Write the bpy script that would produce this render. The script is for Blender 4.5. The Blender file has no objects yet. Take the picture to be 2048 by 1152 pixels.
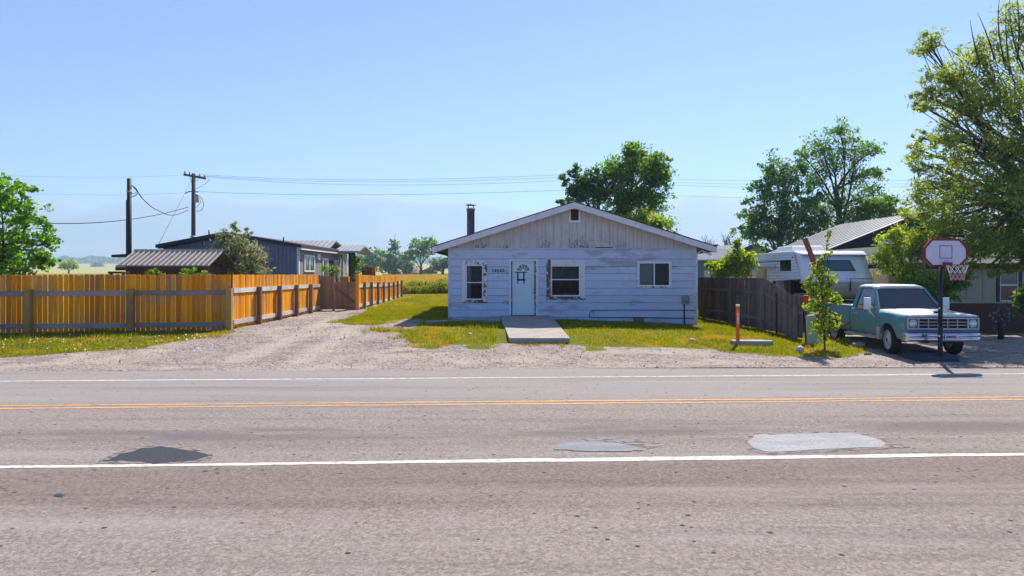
import bpy, math, random
import numpy as np
from mathutils import Vector, Matrix

# ------------------------------------------------------------------ scene, camera, light
SC = bpy.context.scene
COL = SC.collection
F, HZ, CH = 1365.0, 547.0, 2.2          # focal length (px of a 2048 wide frame), horizon row, eye height
cam_d = bpy.data.cameras.new('camera')
cam_d.sensor_width = 36.0
cam_d.lens = 36.0 * F / 2048.0
cam_d.shift_y = -(576.0 - HZ) / 2048.0
cam_d.clip_start = 0.1
cam_d.clip_end = 30000
cam = bpy.data.objects.new('camera', cam_d)
cam.location = (0, 0, CH)
cam.rotation_euler = (math.radians(90), 0, 0)
COL.objects.link(cam)
SC.camera = cam

SUN_EL, SUN_AZ = math.radians(50), math.radians(27)
W = bpy.data.worlds.new('World')
SC.world = W
W.use_nodes = True
nt = W.node_tree
sky = nt.nodes.new('ShaderNodeTexSky')
sky.sky_type = 'NISHITA'
sky.sun_disc = False
sky.sun_elevation = SUN_EL
sky.sun_rotation = SUN_AZ
sky.altitude = 7000
sky.air_density = 1.0
sky.dust_density = 0.1
sky.ozone_density = 8.0
bg = nt.nodes['Background']
bg.inputs['Strength'].default_value = 0.108
nt.links.new(sky.outputs[0], bg.inputs['Color'])

sun_d = bpy.data.lights.new('sun', 'SUN')
sun_d.energy = 4.2
sun_d.angle = math.radians(0.53)
sun_d.color = (1.0, 0.93, 0.81)
sun = bpy.data.objects.new('sun', sun_d)
sv = Vector((math.sin(SUN_AZ) * math.cos(SUN_EL), math.cos(SUN_AZ) * math.cos(SUN_EL), math.sin(SUN_EL)))
sun.rotation_euler = sv.to_track_quat('Z', 'Y').to_euler()
sun.location = sv * 50
COL.objects.link(sun)

SC.view_settings.view_transform = 'Standard'
SC.view_settings.look = 'None'
SC.view_settings.exposure = 1.1
SC.view_settings.gamma = 1.0
SC.render.engine = 'CYCLES'
SC.cycles.use_denoising = True
SC.cycles.max_bounces = 8
SC.cycles.transparent_max_bounces = 12
SC.cycles.volume_bounces = 1
SC.cycles.caustics_reflective = False
SC.cycles.caustics_refractive = False

R = random.Random(7)
NR = np.random.default_rng(7)

def P(px, py, Y):
    return Vector(((px - 1024) / F * Y, Y, CH - (py - HZ) / F * Y))

def XY(px, Y):
    return (px - 1024) / F * Y

def ZY(py, Y):
    return CH - (py - HZ) / F * Y

# ------------------------------------------------------------------ mesh helpers
class MB:
    def __init__(s):
        s.v, s.f = [], []
    def add(s, vs, fs):
        o = len(s.v)
        s.v += [tuple(p) for p in vs]
        s.f += [tuple(i + o for i in q) for q in fs]
        return s
    def hexa(s, p):      # 4 bottom (ccw seen from above), 4 top
        return s.add(p, [(3, 2, 1, 0), (4, 5, 6, 7), (0, 1, 5, 4), (1, 2, 6, 5), (2, 3, 7, 6), (3, 0, 4, 7)])
    def box(s, x0, x1, y0, y1, z0, z1):
        return s.hexa([(x0, y0, z0), (x1, y0, z0), (x1, y1, z0), (x0, y1, z0), (x0, y0, z1), (x1, y0, z1), (x1, y1, z1), (x0, y1, z1)])
    def bar(s, a, b, w, h, up=(0, 0, 1)):
        a, b = Vector(a), Vector(b)
        d = (b - a).normalized()
        up = Vector(up)
        if abs(d.dot(up)) > .97: up = Vector((0, 1, 0))
        r = d.cross(up).normalized() * (w / 2)
        u = r.cross(d).normalized() * (h / 2)
        return s.hexa([a - r - u, a + r - u, b + r - u, b - r - u, a - r + u, a + r + u, b + r + u, b - r + u])
    def tube(s, pts, rad, n=8, cap=True):
        pts = [Vector(p) for p in pts]
        if not hasattr(rad, '__len__'): rad = [rad] * len(pts)
        o = len(s.v)
        prev = None
        for i, p in enumerate(pts):
            d = (pts[min(i + 1, len(pts) - 1)] - pts[max(i - 1, 0)])
            d = d.normalized() if d.length > 1e-9 else Vector((0, 0, 1))
            ref = prev if prev is not None else (Vector((1, 0, 0)) if abs(d.x) < .9 else Vector((0, 1, 0)))
            a = (ref - d * ref.dot(d))
            a = a.normalized() if a.length > 1e-6 else d.orthogonal().normalized()
            b = d.cross(a)
            prev = a
            for k in range(n):
                t = 2 * math.pi * k / n
                s.v.append(tuple(p + (a * math.cos(t) + b * math.sin(t)) * rad[i]))
        for i in range(len(pts) - 1):
            for k in range(n):
                k2 = (k + 1) % n
                s.f.append((o + i * n + k, o + i * n + k2, o + (i + 1) * n + k2, o + (i + 1) * n + k))
        if cap:
            s.f.append(tuple(o + k for k in reversed(range(n))))
            s.f.append(tuple(o + (len(pts) - 1) * n + k for k in range(n)))
        return s
    def prism(s, poly, a0, a1, axis='y'):   # polygon in the two other axes, extruded
        n = len(poly)
        def m(p, a):
            if axis == 'y': return (p[0], a, p[1])
            if axis == 'x': return (a, p[0], p[1])
            return (p[0], p[1], a)
        vs = [m(p, a0) for p in poly] + [m(p, a1) for p in poly]
        fs = [tuple(range(n)), tuple(reversed(range(n, 2 * n)))]
        fs += [(i, i + n, (i + 1) % n + n, (i + 1) % n) for i in range(n)]
        return s.add(vs, fs)
    def lathe(s, prof, n=20, c=(0, 0, 0), axis='z'):
        o = len(s.v)
        for r, h in prof:
            for k in range(n):
                t = 2 * math.pi * k / n
                x, y = r * math.cos(t), r * math.sin(t)
                if axis == 'z': p = (c[0] + x, c[1] + y, c[2] + h)
                elif axis == 'x': p = (c[0] + h, c[1] + x, c[2] + y)
                else: p = (c[0] + x, c[1] + h, c[2] + y)
                s.v.append(p)
        for i in range(len(prof) - 1):
            for k in range(n):
                k2 = (k + 1) % n
                s.f.append((o + i * n + k, o + i * n + k2, o + (i + 1) * n + k2, o + (i + 1) * n + k))
        return s
    def mesh(s, name, m, smooth=False):
        me = bpy.data.meshes.new(name)
        me.from_pydata(s.v, [], s.f)
        me.update()
        import bmesh
        bm = bmesh.new(); bm.from_mesh(me)
        bmesh.ops.recalc_face_normals(bm, faces=bm.faces)
        bm.to_mesh(me); bm.free()
        if m: me.materials.append(m)
        if smooth:
            me.polygons.foreach_set('use_smooth', [True] * len(me.polygons))
        return me
    def build(s, name, m, parent=None, smooth=False, bevel=0, loc=None):
        o = bpy.data.objects.new(name, s.mesh(name, m, smooth))
        COL.objects.link(o)
        if parent: o.parent = parent
        if loc is not None: o.location = loc
        if bevel:
            b = o.modifiers.new('bevel', 'BEVEL'); b.width = bevel; b.segments = 2; b.limit_method = 'ANGLE'
        return o

def link(name, me, parent=None, loc=(0, 0, 0), rot=(0, 0, 0)):
    o = bpy.data.objects.new(name, me)
    COL.objects.link(o)
    o.parent = parent
    o.location = loc
    o.rotation_euler = rot
    return o

def tag(o, label, cat, group=None):
    o['label'] = label
    o['category'] = cat
    if group: o['group'] = group
    return o

def thing(name, label, cat, loc=(0, 0, 0), rz=0, group=None):
    o = bpy.data.objects.new(name, None)
    o.empty_display_size = .3
    COL.objects.link(o)
    o.location = loc
    o.rotation_euler = (0, 0, rz)
    return tag(o, label, cat, group)

def np_mesh(name, verts, nper, mat_, smooth=False):
    """verts (N,nper,3) -> N faces with nper corners each, unconnected"""
    n = verts.shape[0]
    me = bpy.data.meshes.new(name)
    me.vertices.add(n * nper)
    me.vertices.foreach_set('co', verts.astype(np.float32).ravel())
    me.loops.add(n * nper)
    me.loops.foreach_set('vertex_index', np.arange(n * nper, dtype=np.int32))
    me.polygons.add(n)
    me.polygons.foreach_set('loop_start', np.arange(0, n * nper, nper, dtype=np.int32))
    me.polygons.foreach_set('loop_total', np.full(n, nper, dtype=np.int32))
    me.update(calc_edges=True)
    me.materials.append(mat_)
    return me

# ------------------------------------------------------------------ materials
def srgb(r, g, b):
    def c(u):
        u /= 255.0
        return u / 12.92 if u <= .04045 else ((u + .055) / 1.055) ** 2.4
    return (c(r), c(g), c(b))

class N:
    """tiny node-graph helper"""
    def __init__(s, name):
        s.m = bpy.data.materials.new(name)
        s.m.use_nodes = True
        s.t = s.m.node_tree
        s.b = s.t.nodes['Principled BSDF']
        s.out = s.t.nodes['Material Output']
        s.pos = s.t.nodes.new('ShaderNodeNewGeometry')
    def n(s, typ, **kw):
        x = s.t.nodes.new(typ)
        for k, v in kw.items(): setattr(x, k, v)
        return x
    def l(s, a, b): s.t.links.new(a, b)
    def coord(s, scale=(1, 1, 1), obj=False):
        mp = s.n('ShaderNodeMapping')
        mp.inputs['Scale'].default_value = scale
        if obj:
            tc = s.n('ShaderNodeTexCoord'); s.l(tc.outputs['Object'], mp.inputs['Vector'])
        else:
            s.l(s.pos.outputs['Position'], mp.inputs['Vector'])
        return mp.outputs['Vector']
    def noise(s, scale, detail=4, rough=.55, stretch=(1, 1, 1), obj=False):
        x = s.n('ShaderNodeTexNoise')
        x.inputs['Scale'].default_value = scale
        x.inputs['Detail'].default_value = detail
        x.inputs['Roughness'].default_value = rough
        s.l(s.coord(stretch, obj), x.inputs['Vector'])
        return x.outputs['Fac']
    def voro(s, scale, stretch=(1, 1, 1), out='Distance', feature='F1'):
        x = s.n('ShaderNodeTexVoronoi', feature=feature)
        x.inputs['Scale'].default_value = scale
        s.l(s.coord(stretch), x.inputs['Vector'])
        return x.outputs[out]
    def ramp(s, fac, lo, hi):
        x = s.n('ShaderNodeMapRange', interpolation_type='SMOOTHSTEP')
        x.inputs['From Min'].default_value = lo
        x.inputs['From Max'].default_value = hi
        s.l(fac, x.inputs['Value'])
        return x.outputs['Result']
    def math(s, op, a, b=None):
        x = s.n('ShaderNodeMath', operation=op)
        for i, u in enumerate((a, b)):
            if u is None: continue
            if isinstance(u, (int, float)): x.inputs[i].default_value = u
            else: s.l(u, x.inputs[i])
        return x.outputs[0]
    def mix(s, fac, a, b, blend='MIX'):
        x = s.n('ShaderNodeMix', data_type='RGBA', blend_type=blend)
        for i, u in ((0, fac), (6, a), (7, b)):
            if isinstance(u, (int, float)): x.inputs[i].default_value = u
            elif isinstance(u, tuple): x.inputs[i].default_value = (*u, 1)
            else: s.l(u, x.inputs[i])
        return x.outputs[2]
    def hsv(s, col, val, hue=None, sat=None):
        x = s.n('ShaderNodeHueSaturation')
        if isinstance(col, tuple): x.inputs['Color'].default_value = (*col, 1)
        else: s.l(col, x.inputs['Color'])
        for k, u in (('Value', val), ('Hue', hue), ('Saturation', sat)):
            if u is None: continue
            if isinstance(u, (int, float)): x.inputs[k].default_value = u
            else: s.l(u, x.inputs[k])
        return x.outputs['Color']
    def rnd_island(s): return s.pos.outputs['Random Per Island']
    def rnd_obj(s): return s.n('ShaderNodeObjectInfo').outputs['Random']
    def lin(s, v, lo, hi):
        x = s.n('ShaderNodeMapRange')
        x.inputs['To Min'].default_value = lo
        x.inputs['To Max'].default_value = hi
        s.l(v, x.inputs['Value'])
        return x.outputs['Result']
    def bump(s, h, strength, dist=.02):
        x = s.n('ShaderNodeBump')
        x.inputs['Strength'].default_value = strength
        x.inputs['Distance'].default_value = dist
        s.l(h, x.inputs['Height'])
        s.l(x.outputs[0], s.b.inputs['Normal'])
    def done(s, col, rough=.8, spec=.3, metal=0):
        if isinstance(col, tuple): s.b.inputs['Base Color'].default_value = (*col, 1)
        else: s.l(col, s.b.inputs['Base Color'])
        if isinstance(rough, (int, float)): s.b.inputs['Roughness'].default_value = rough
        else: s.l(rough, s.b.inputs['Roughness'])
        s.b.inputs['Specular IOR Level'].default_value = spec
        s.b.inputs['Metallic'].default_value = metal
        return s.m

def mat(name, base, rough=.8, spec=.3, metal=0, var=(), rnd=0, bump=None):
    g = N(name)
    c = base
    for col, sc, lo, hi, st in var:
        c = g.mix(g.ramp(g.noise(sc, 5, .6, st), lo, hi), c, col)
    if rnd:
        c = g.hsv(c, g.lin(g.rnd_obj(), 1 - rnd, 1 + rnd))
    if bump: g.bump(g.noise(bump[0], 4, .6, bump[2] if len(bump) > 2 else (1, 1, 1)), bump[1], .01)
    return g.done(c, rough, spec, metal)

U = (1, 1, 1)
GRAIN = (6, 6, .35)
def wood(name, c1, c2, c3, rnd=.18, rough=.85, st=GRAIN):
    g = N(name)
    c = g.mix(g.ramp(g.noise(9, 5, .65, st), .35, .65), c1, c2)
    c = g.mix(g.ramp(g.noise(14, 3, .5, (1, 1, .7)), .66, .74), c, c3)
    c = g.mix(g.ramp(g.noise(1.1, 3, .5), .42, .7), c, g.hsv(c, .72, None, .85))
    c = g.hsv(c, g.lin(g.rnd_obj(), 1 - rnd, 1 + rnd), g.lin(g.rnd_obj(), .492, .508))
    g.bump(g.noise(9, 5, .65, st), .35, .006)
    return g.done(c, rough, .06)

M = {}
M['cedar'] = wood('cedar', (.70, .245, .008), (.84, .335, .014), (.24, .075, .006), .28)
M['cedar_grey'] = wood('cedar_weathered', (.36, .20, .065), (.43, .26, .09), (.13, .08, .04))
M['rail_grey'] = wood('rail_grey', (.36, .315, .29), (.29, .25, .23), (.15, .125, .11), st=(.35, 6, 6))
M['rail_grey_y_lit'] = wood('rail_grey_depth_lit', (.62, .60, .56), (.52, .49, .45), (.34, .29, .25), st=(6, .35, 6))  # side fence rails: sunlight put into a paler copy of the grey
M['post_wood'] = wood('post_wood', (.24, .145, .07), (.31, .19, .10), (.12, .075, .04))
M['gate_wood'] = wood('gate_wood', (.38, .20, .12), (.46, .27, .17), (.19, .10, .06))
M['old_fence'] = wood('old_fence_board', (.20, .135, .115), (.27, .19, .165), (.09, .062, .055), .3)
M['old_post'] = wood('old_fence_post', (.30, .25, .21), (.23, .19, .16), (.13, .1, .085))
M['timber'] = wood('red_timber', (.34, .12, .06), (.27, .09, .045), (.15, .05, .03))
M['brown_wood'] = mat('brown_wood', (.06, .032, .024), .8)
M['trunk'] = mat('bark', (.10, .075, .055), .9, .2, 0, [((.05, .036, .028), 6, .4, .65, (2, 2, .5))], 0, (14, .6, (2, 2, .4)))
M['pole'] = mat('pole_wood', (.075, .055, .06), .85, .2, 0, [((.13, .09, .07), 5, .45, .7, (3, 3, .3))])
M['dark_metal'] = mat('dark_metal', (.02, .02, .026), .6, .3)
M['black'] = mat('black_plastic', (.012, .012, .014), .6, .3)
M['wire'] = mat('wire', (.02, .022, .03), .6)

def siding(name, base, bare, dirt, lo=.56, hi=.64):
    g = N(name)
    c = base
    n1 = g.noise(1.35, 4, .6, (.6, 1, 2.3))
    sp = g.n('ShaderNodeSeparateXYZ'); g.l(g.pos.outputs['Position'], sp.inputs[0])
    reg = g.math('MULTIPLY', g.ramp(sp.outputs['Z'], 2.1, 2.7), g.math('MULTIPLY', g.ramp(sp.outputs['X'], 2.0, 3.2), g.ramp(sp.outputs['X'], 6.6, 5.4)))   # chalked, sun-worn stretch
    n1 = g.math('ADD', n1, g.math('MULTIPLY', reg, .075))
    c = g.mix(g.ramp(n1, lo, hi), c, bare)
    st = g.noise(2.2, 5, .7, (5, 1, .45))
    c = g.mix(g.math('MULTIPLY', g.ramp(st, .5, .75), .45), c, bare)
    c = g.mix(g.ramp(g.noise(4, 5, .6, (.6, 1, 1)), .5, .75), c, g.hsv(c, .86))
    c = g.mix(g.ramp(g.noise(26, 4, .7), .68, .75), c, dirt)
    c = g.hsv(c, g.lin(g.rnd_obj(), .95, 1.05))
    g.bump(g.noise(22, 4, .6, (.25, 1, 1)), .25, .006)
    return g.done(c, .65, .3)
M['siding'] = siding('painted_siding', (.56, .615, .735), (.45, .44, .48), (.30, .28, .29))
def gable_mat():
    g = N('gable_paint')
    c = g.mix(g.ramp(g.noise(3, 4, .6, (2.5, 1, .5)), .4, .7), (.62, .56, .535), (.52, .47, .45))
    # mildew, denser low on the panels: a real stain, with a shape of its own
    sp = g.n('ShaderNodeSeparateXYZ'); g.l(g.pos.outputs['Position'], sp.inputs[0])
    low = g.ramp(sp.outputs['Z'], 3.75, 3.05)
    mid = g.ramp(sp.outputs['X'], 5.2, 2.5)
    nz = g.math('MULTIPLY', g.ramp(g.noise(11, 6, .75, (1.6, 1, .6)), .46, .58), g.math('MULTIPLY', low, mid))
    nz = g.math('MULTIPLY', nz, g.ramp(g.noise(1.7, 2, .5), .42, .60))
    c = g.mix(nz, c, (.10, .08, .06))
    c = g.mix(g.ramp(g.noise(40, 4, .7), .70, .76), c, (.2, .18, .16))
    g.bump(g.noise(20, 4, .6, (4, 1, .3)), .3, .006)
    return g.done(c, .75, .25)
M['gable'] = gable_mat()
def peel(name, lo, hi):
    g = N(name)
    c = g.mix(g.ramp(g.noise(7, 6, .7, (1, 1, 1)), lo, hi), (.74, .74, .74), (.17, .095, .065))
    g.bump(g.noise(7, 6, .7), .5, .01)
    return g.done(c, .7, .25)
M['peel'] = peel('peeling_trim', .52, .56)
M['peel_less'] = peel('peeling_trim_light', .63, .67)
M['peel_more'] = peel('peeling_trim_bare', .40, .47)
M['white_trim'] = mat('white_trim', (.84, .82, .81), .6, .3, 0, [((.66, .64, .64), 3, .5, .75, U)])
M['fascia'] = mat('fascia_paint', (.76, .70, .72), .6, .3, 0, [((.64, .58, .61), 2, .45, .7, (3, 1, 3))])
M['soffit'] = mat('soffit', (.42, .34, .25), .8)
M['shingle'] = mat('shingle', (.055, .05, .055), .95, .1, 0, [((.09, .08, .08), 9, .4, .6, U)])
M['door'] = mat('door_paint', (.62, .76, .74), .45, .35, 0, [((.55, .68, .67), 1.5, .4, .7, U)])
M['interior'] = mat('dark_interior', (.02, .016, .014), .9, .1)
M['curtain'] = mat('curtain', (.055, .036, .028), .95, .1, 0, [((.025, .016, .012), 5, .4, .6, (3, 1, .4))])
M['curtain_orange'] = mat('curtain_orange', (.16, .05, .018), .95, .1)
M['blind'] = mat('blind', (.62, .54, .54), .9, .1)
M['concrete'] = mat('concrete', (.40, .36, .325), .9, .2, 0, [((.33, .295, .27), 2.2, .4, .65, U), ((.30, .27, .25), 17, .6, .72, U)], 0, (40, .2))
M['tape'] = mat('blue_tape', (.012, .03, .14), .6)
M['tape_bright'] = mat('blue_tape_bright', (.02, .06, .5), .6)
M['paper'] = mat('paper', (.7, .72, .75), .8)
M['meter'] = mat('meter_box', (.22, .27, .26), .55, .4)
M['pedestal'] = mat('pedestal_green', (.42, .50, .42), .6, .3, 0, [((.34, .4, .33), 4, .45, .7, U)])
M['sticker'] = mat('yellow_sticker', (.75, .40, .03), .6)
M['orange'] = mat('orange_marker', (.95, .155, .010), .5, .35)
M['red'] = mat('red_reflector', (.70, .03, .01), .4, .4)
M['white'] = mat('white_paint', (.80, .80, .80), .5, .35)
M['rock'] = mat('rock', (.33, .29, .27), .9, .2, 0, [((.22, .19, .18), 9, .4, .65, U)], 0, (20, .5))
M['rock_white'] = mat('rock_white', (.62, .60, .57), .9, .2, 0, [((.42, .4, .38), 12, .5, .7, U)])
M['stovepipe'] = mat('stovepipe', (.13, .15, .22), .42, .5, .55, [((.05, .05, .07), 4, .5, .7, (1, 1, .5))])
M['home_wall'] = mat('home_wall', (.23, .26, .36), .75, .2, 0, [((.19, .21, .29), 3, .4, .7, (6, 6, .2))])
M['home_side'] = mat('home_side', (.31, .31, .30), .75, .25, 0, [((.25, .25, .245), 3, .4, .7, (6, 6, .2))])
M['home_trim'] = mat('home_trim', (.035, .035, .05), .6)
M['metal_roof'] = mat('brown_metal_roof', (.135, .120, .115), .5, .4, .2, [((.11, .095, .09), 2, .4, .7, U)])
M['roof_rib'] = mat('roof_rib_metal', (.50, .47, .45), .45, .4, .3)
M['light_roof'] = mat('light_metal_roof', (.30, .30, .325), .45, .4, .3, [((.23, .23, .25), 3, .4, .7, U)])
M['dull_roof'] = mat('dull_metal_roof', (.16, .165, .175), .9, .1, 0, [((.11, .11, .115), 3, .4, .7, U)])
M['shed_wall'] = mat('shed_wall', (.085, .05, .042), .85)
M['teal_wall'] = mat('teal_wall', (.03, .09, .13), .75)
M['blue_wall'] = mat('blue_wall', (.22, .33, .43), .75)
M['beige_wall'] = mat('beige_wall', (.50, .47, .36), .8, .2, 0, [((.40, .38, .29), 4, .45, .7, U)])
M['skirting'] = mat('skirting', (.13, .06, .05), .9)
M['barn_roof'] = mat('barn_roof', (.42, .22, .18), .7)
M['barn_wall'] = mat('barn_wall', (.12, .075, .07), .9)
M['lattice'] = mat('lattice_wood', (.33, .12, .05), .8)
M['rv'] = mat('trailer_skin', (.80, .82, .88), .42, .45, 0, [((.72, .74, .8), 2, .45, .7, U)])
M['rv_stripe'] = mat('trailer_stripe', (.05, .06, .20), .5)
M['rv_tan'] = mat('trailer_tan', (.55, .47, .40), .5, .35, 0, [((.45, .39, .34), 2, .4, .7, U)])
M['rv_low'] = mat('trailer_lower', (.74, .70, .67), .5, .3)
M['rubber'] = mat('rubber', (.018, .017, .017), .9, .2, 0, [((.06, .05, .045), 5, .5, .75, U)])
M['chrome'] = mat('chrome', (.62, .62, .66), .22, .5, .9, [((.35, .34, .36), 6, .5, .75, U)])
M['rim'] = mat('wheel_rim', (.62, .58, .56), .5, .4, .3, [((.30, .26, .24), 5, .45, .7, U)])
M['grille'] = mat('grille_bar', (.50, .47, .42), .45, .4, .3)
M['lamp_glass'] = mat('headlight_glass', (.60, .66, .72), .1, .6, .3)
def truck_paint(name, a, b, dust=.55):
    g = N(name)
    c = g.mix(g.ramp(g.noise(1.6, 4, .6), .38, .68), a, b)
    c = g.mix(g.ramp(g.noise(5, 6, .65), dust, dust + .2), c, g.hsv(b, 1.15, None, .7))
    sp = g.n('ShaderNodeSeparateXYZ'); g.l(g.pos.outputs['Position'], sp.inputs[0])
    mud = g.math('MULTIPLY', g.ramp(sp.outputs['Z'], .95, .5), g.ramp(g.noise(3.5, 6, .7), .40, .62))
    c = g.mix(g.math('MULTIPLY', mud, .55), c, (.22, .17, .12))
    c = g.mix(g.ramp(g.noise(9, 6, .75), .66, .70), c, (.13, .055, .03))
    return g.done(c, g.lin(g.noise(5, 4, .6), .3, .5), .45)
M['truck'] = truck_paint('truck_teal', (.07, .25, .29), (.10, .29, .31))
M['truck_pale'] = truck_paint('truck_pale_white', (.62, .63, .62), (.70, .70, .68))  # white roof paint; hood's fading plus sun and sky sheen put into the colour
M['truck_blue'] = truck_paint('truck_blue', (.05, .12, .25), (.07, .15, .28))
M['plate'] = mat('license_plate', (.62, .67, .72), .5)
M['backboard'] = mat('backboard', (.62, .62, .70), .5, .35, 0, [((.54, .54, .63), 30, .45, .6, U)])
M['maroon'] = mat('maroon', (.22, .012, .035), .5)
M['net'] = mat('net', (.72, .68, .68), .9)
M['net_pink'] = mat('net_pink', (.60, .32, .34), .9)
M['insulator'] = mat('insulator', (.45, .43, .42), .4)
M['flower'] = mat('white_petal', (.72, .70, .66), .9)
M['bronze'] = mat('brown_stand', (.025, .02, .018), .7)
M['stake'] = mat('stake', (.035, .03, .03), .8)

def glass_mat(name, tint, amount):
    g = N(name)
    tr = g.n('ShaderNodeBsdfTransparent'); tr.inputs[0].default_value = (*tint, 1)
    gl = g.n('ShaderNodeBsdfGlossy'); gl.inputs['Roughness'].default_value = .03
    fr = g.n('ShaderNodeFresnel'); fr.inputs['IOR'].default_value = amount
    mx = g.n('ShaderNodeMixShader')
    g.l(fr.outputs[0], mx.inputs[0]); g.l(tr.outputs[0], mx.inputs[1]); g.l(gl.outputs[0], mx.inputs[2])
    g.l(mx.outputs[0], g.out.inputs['Surface'])
    return g.m
M['glass'] = glass_mat('window_glass', (.70, .72, .72), 1.2)
M['car_glass'] = glass_mat('car_glass', (.84, .91, .95), 2.25)
M['dark_glass'] = mat('dark_glass', (.012, .016, .018), .08, .6)
M['teal_glass'] = mat('tinted_glass', (.07, .14, .15), .1, .6)

def leaf_mat(name, dark, light, trans=.45, hue=.03, dryc=None):
    g = N(name)
    r = g.rnd_island()
    c = g.mix(g.lin(r, 0, 1), dark, light)
    c = g.mix(g.ramp(g.noise(.8, 3, .5), .35, .7), c, g.hsv(c, .75, .51))
    if dryc:
        c = g.mix(g.ramp(g.noise(.9, 4, .65), .46, .74), c, dryc)
    b = g.b
    g.l(c, b.inputs['Base Color'])
    b.inputs['Roughness'].default_value = .55
    b.inputs['Specular IOR Level'].default_value = .25
    tl = g.n('ShaderNodeBsdfTranslucent')
    g.l(g.hsv(c, 1.75, .487, 1.12), tl.inputs['Color'])
    mx = g.n('ShaderNodeMixShader'); mx.inputs[0].default_value = trans
    g.l(b.outputs[0], mx.inputs[1]); g.l(tl.outputs[0], mx.inputs[2])
    g.l(mx.outputs[0], g.out.inputs['Surface'])
    return g.m
M['leaf_bright'] = leaf_mat('leaf_bright', (.08, .21, .016), (.20, .38, .03), 0.57)
M['leaf_mid'] = leaf_mat('leaf_mid', (.065, .165, .02), (.20, .33, .04), 0.57)
M['leaf_dark'] = leaf_mat('leaf_dark', (.05, .14, .035), (.14, .26, .055), 0.55)
M['leaf_willow'] = leaf_mat('leaf_willow', (.12, .19, .04), (.36, .41, .085), .64)
M['leaf_sage'] = leaf_mat('leaf_sage', (.13, .17, .06), (.42, .42, .22), 0.42)
M['leaf_lime'] = leaf_mat('leaf_lime', (.16, .27, .02), (.38, .44, .045), 0.55)
M['leaf_far'] = leaf_mat('leaf_far', (.065, .15, .04), (.17, .27, .06), 0.5)
M['leaf_pale'] = leaf_mat('leaf_pale', (.16, .18, .14), (.28, .29, .24), .35)
M['grass'] = leaf_mat('grass_blade', (.135, .175, .002), (.33, .325, .004), .5, .03, (.42, .28, .02))
M['field'] = leaf_mat('field_blade', (.22, .20, .025), (.46, .34, .075), .5, .03, (.52, .32, .09))
M['weed'] = leaf_mat('weed_leaf', (.12, .17, .018), (.29, .30, .04), .5)
M['wood_far'] = leaf_mat('far_wood_leaf', (.03, .06, .035), (.05, .085, .045), .3)

# ------------------------------------------------------------------ terrain
def sstep(t):
    t = np.clip(t, 0, 1)
    return t * t * (3 - 2 * t)

def hgt(x, y):
    x = np.asarray(x, float); y = np.asarray(y, float)
    gx = np.interp(x, [-40, -16, -10, -2.5, 2, 6.7, 9.5, 12, 40], [.30, .33, .37, .50, .50, .31, .17, .13, .13])
    h = gx * sstep((y - 16) / 6.6)
    h = h + np.clip(y - 30, 0, 27) * .003 + np.clip(y - 60, 0, 170) * .0079 * sstep((y - 55) / 30)
    h = h + 24 * sstep((y - 260) / 1500)
    return h

def H(x, y): return float(hgt(x, y))

def GP(px, py):
    Y = 20.0
    for _ in range(25):
        Y = .5 * Y + .5 * (CH - H((px - 1024) / F * Y, Y)) * F / (py - HZ)
    return ((px - 1024) / F * Y, Y)

LEFT_STRIP = [GP(*p) for p in [(-420, 662), (440, 662), (478, 664), (430, 673), (330, 688), (250, 699), (100, 708), (0, 716), (-420, 730)]]
LAWN = [GP(*p) for p in [(668, 644), (696, 637), (722, 626), (748, 614), (770, 605), (805, 595), (860, 588), (1250, 588), (1400, 634), (1480, 645),
                         (1600, 668), (1640, 678), (1690, 678), (1722, 690), (1738, 702), (1690, 713), (1600, 715), (1520, 709), (1450, 702), (1380, 696),
                         (1250, 695), (1145, 690), (1010, 687), (960, 689), (900, 690), (850, 688), (825, 683), (808, 675), (800, 667), (790, 661),
                         (830, 655), (850, 645), (838, 637), (815, 637), (790, 645), (745, 651), (700, 650)]]
PATCHES = [(GP(850, 694), .5, .10), (GP(960, 695), .42, .09), (GP(765, 661), .6, .08), (GP(1190, 699), .35, .07)]

def inpoly(x, y, poly):
    r = np.zeros(x.shape, bool)
    n = len(poly)
    for i in range(n):
        x0, y0 = poly[i]; x1, y1 = poly[(i + 1) % n]
        c = ((y0 > y) != (y1 > y))
        with np.errstate(divide='ignore', invalid='ignore'):
            xi = x0 + (y - y0) * (x1 - x0) / (y1 - y0 if y1 != y0 else 1e-9)
        r ^= c & (x < xi)
    return r

def grass_mask(x, y):
    m = inpoly(x, y, LEFT_STRIP) | inpoly(x, y, LAWN)
    m |= (y > 56)
    m |= (x < -9.35) & (y > 22.6)
    m |= (x > 8.7) & (y > 23.5)
    m |= (x > -5.5) & (y > 37)
    for (c, rx, ry) in PATCHES:
        m |= ((x - c[0]) / rx) ** 2 + ((y - c[1]) / (ry * 3)) ** 2 < 1
    return m.astype(float)

def axis(segs, lo, hi):
    out = []
    for a, b, st in segs:
        out += list(np.arange(a, b, st))
    out.append(segs[-1][1])
    return np.array(out)
gx = axis([(-9000, -2000, 1000), (-2000, -400, 160), (-400, -80, 20), (-80, -20, 3), (-20, 20, .16), (20, 80, 3), (80, 400, 20), (400, 2000, 160), (2000, 9000, 1000)], 0, 0)
gy = axis([(-120, 12, 6), (12, 38, .16), (38, 70, .8), (70, 260, 6), (260, 2000, 60), (2000, 9000, 700)], 0, 0)
GXX, GYY = np.meshgrid(gx, gy)
mask = grass_mask(GXX, GYY)
mm = mask.copy()
for _ in range(2):
    mm[1:-1, 1:-1] = (mm[1:-1, 1:-1] * 2 + mm[:-2, 1:-1] + mm[2:, 1:-1] + mm[1:-1, :-2] + mm[1:-1, 2:]) / 6
ZZ = hgt(GXX, GYY)
rough = NR.normal(0, 1, ZZ.shape)
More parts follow.
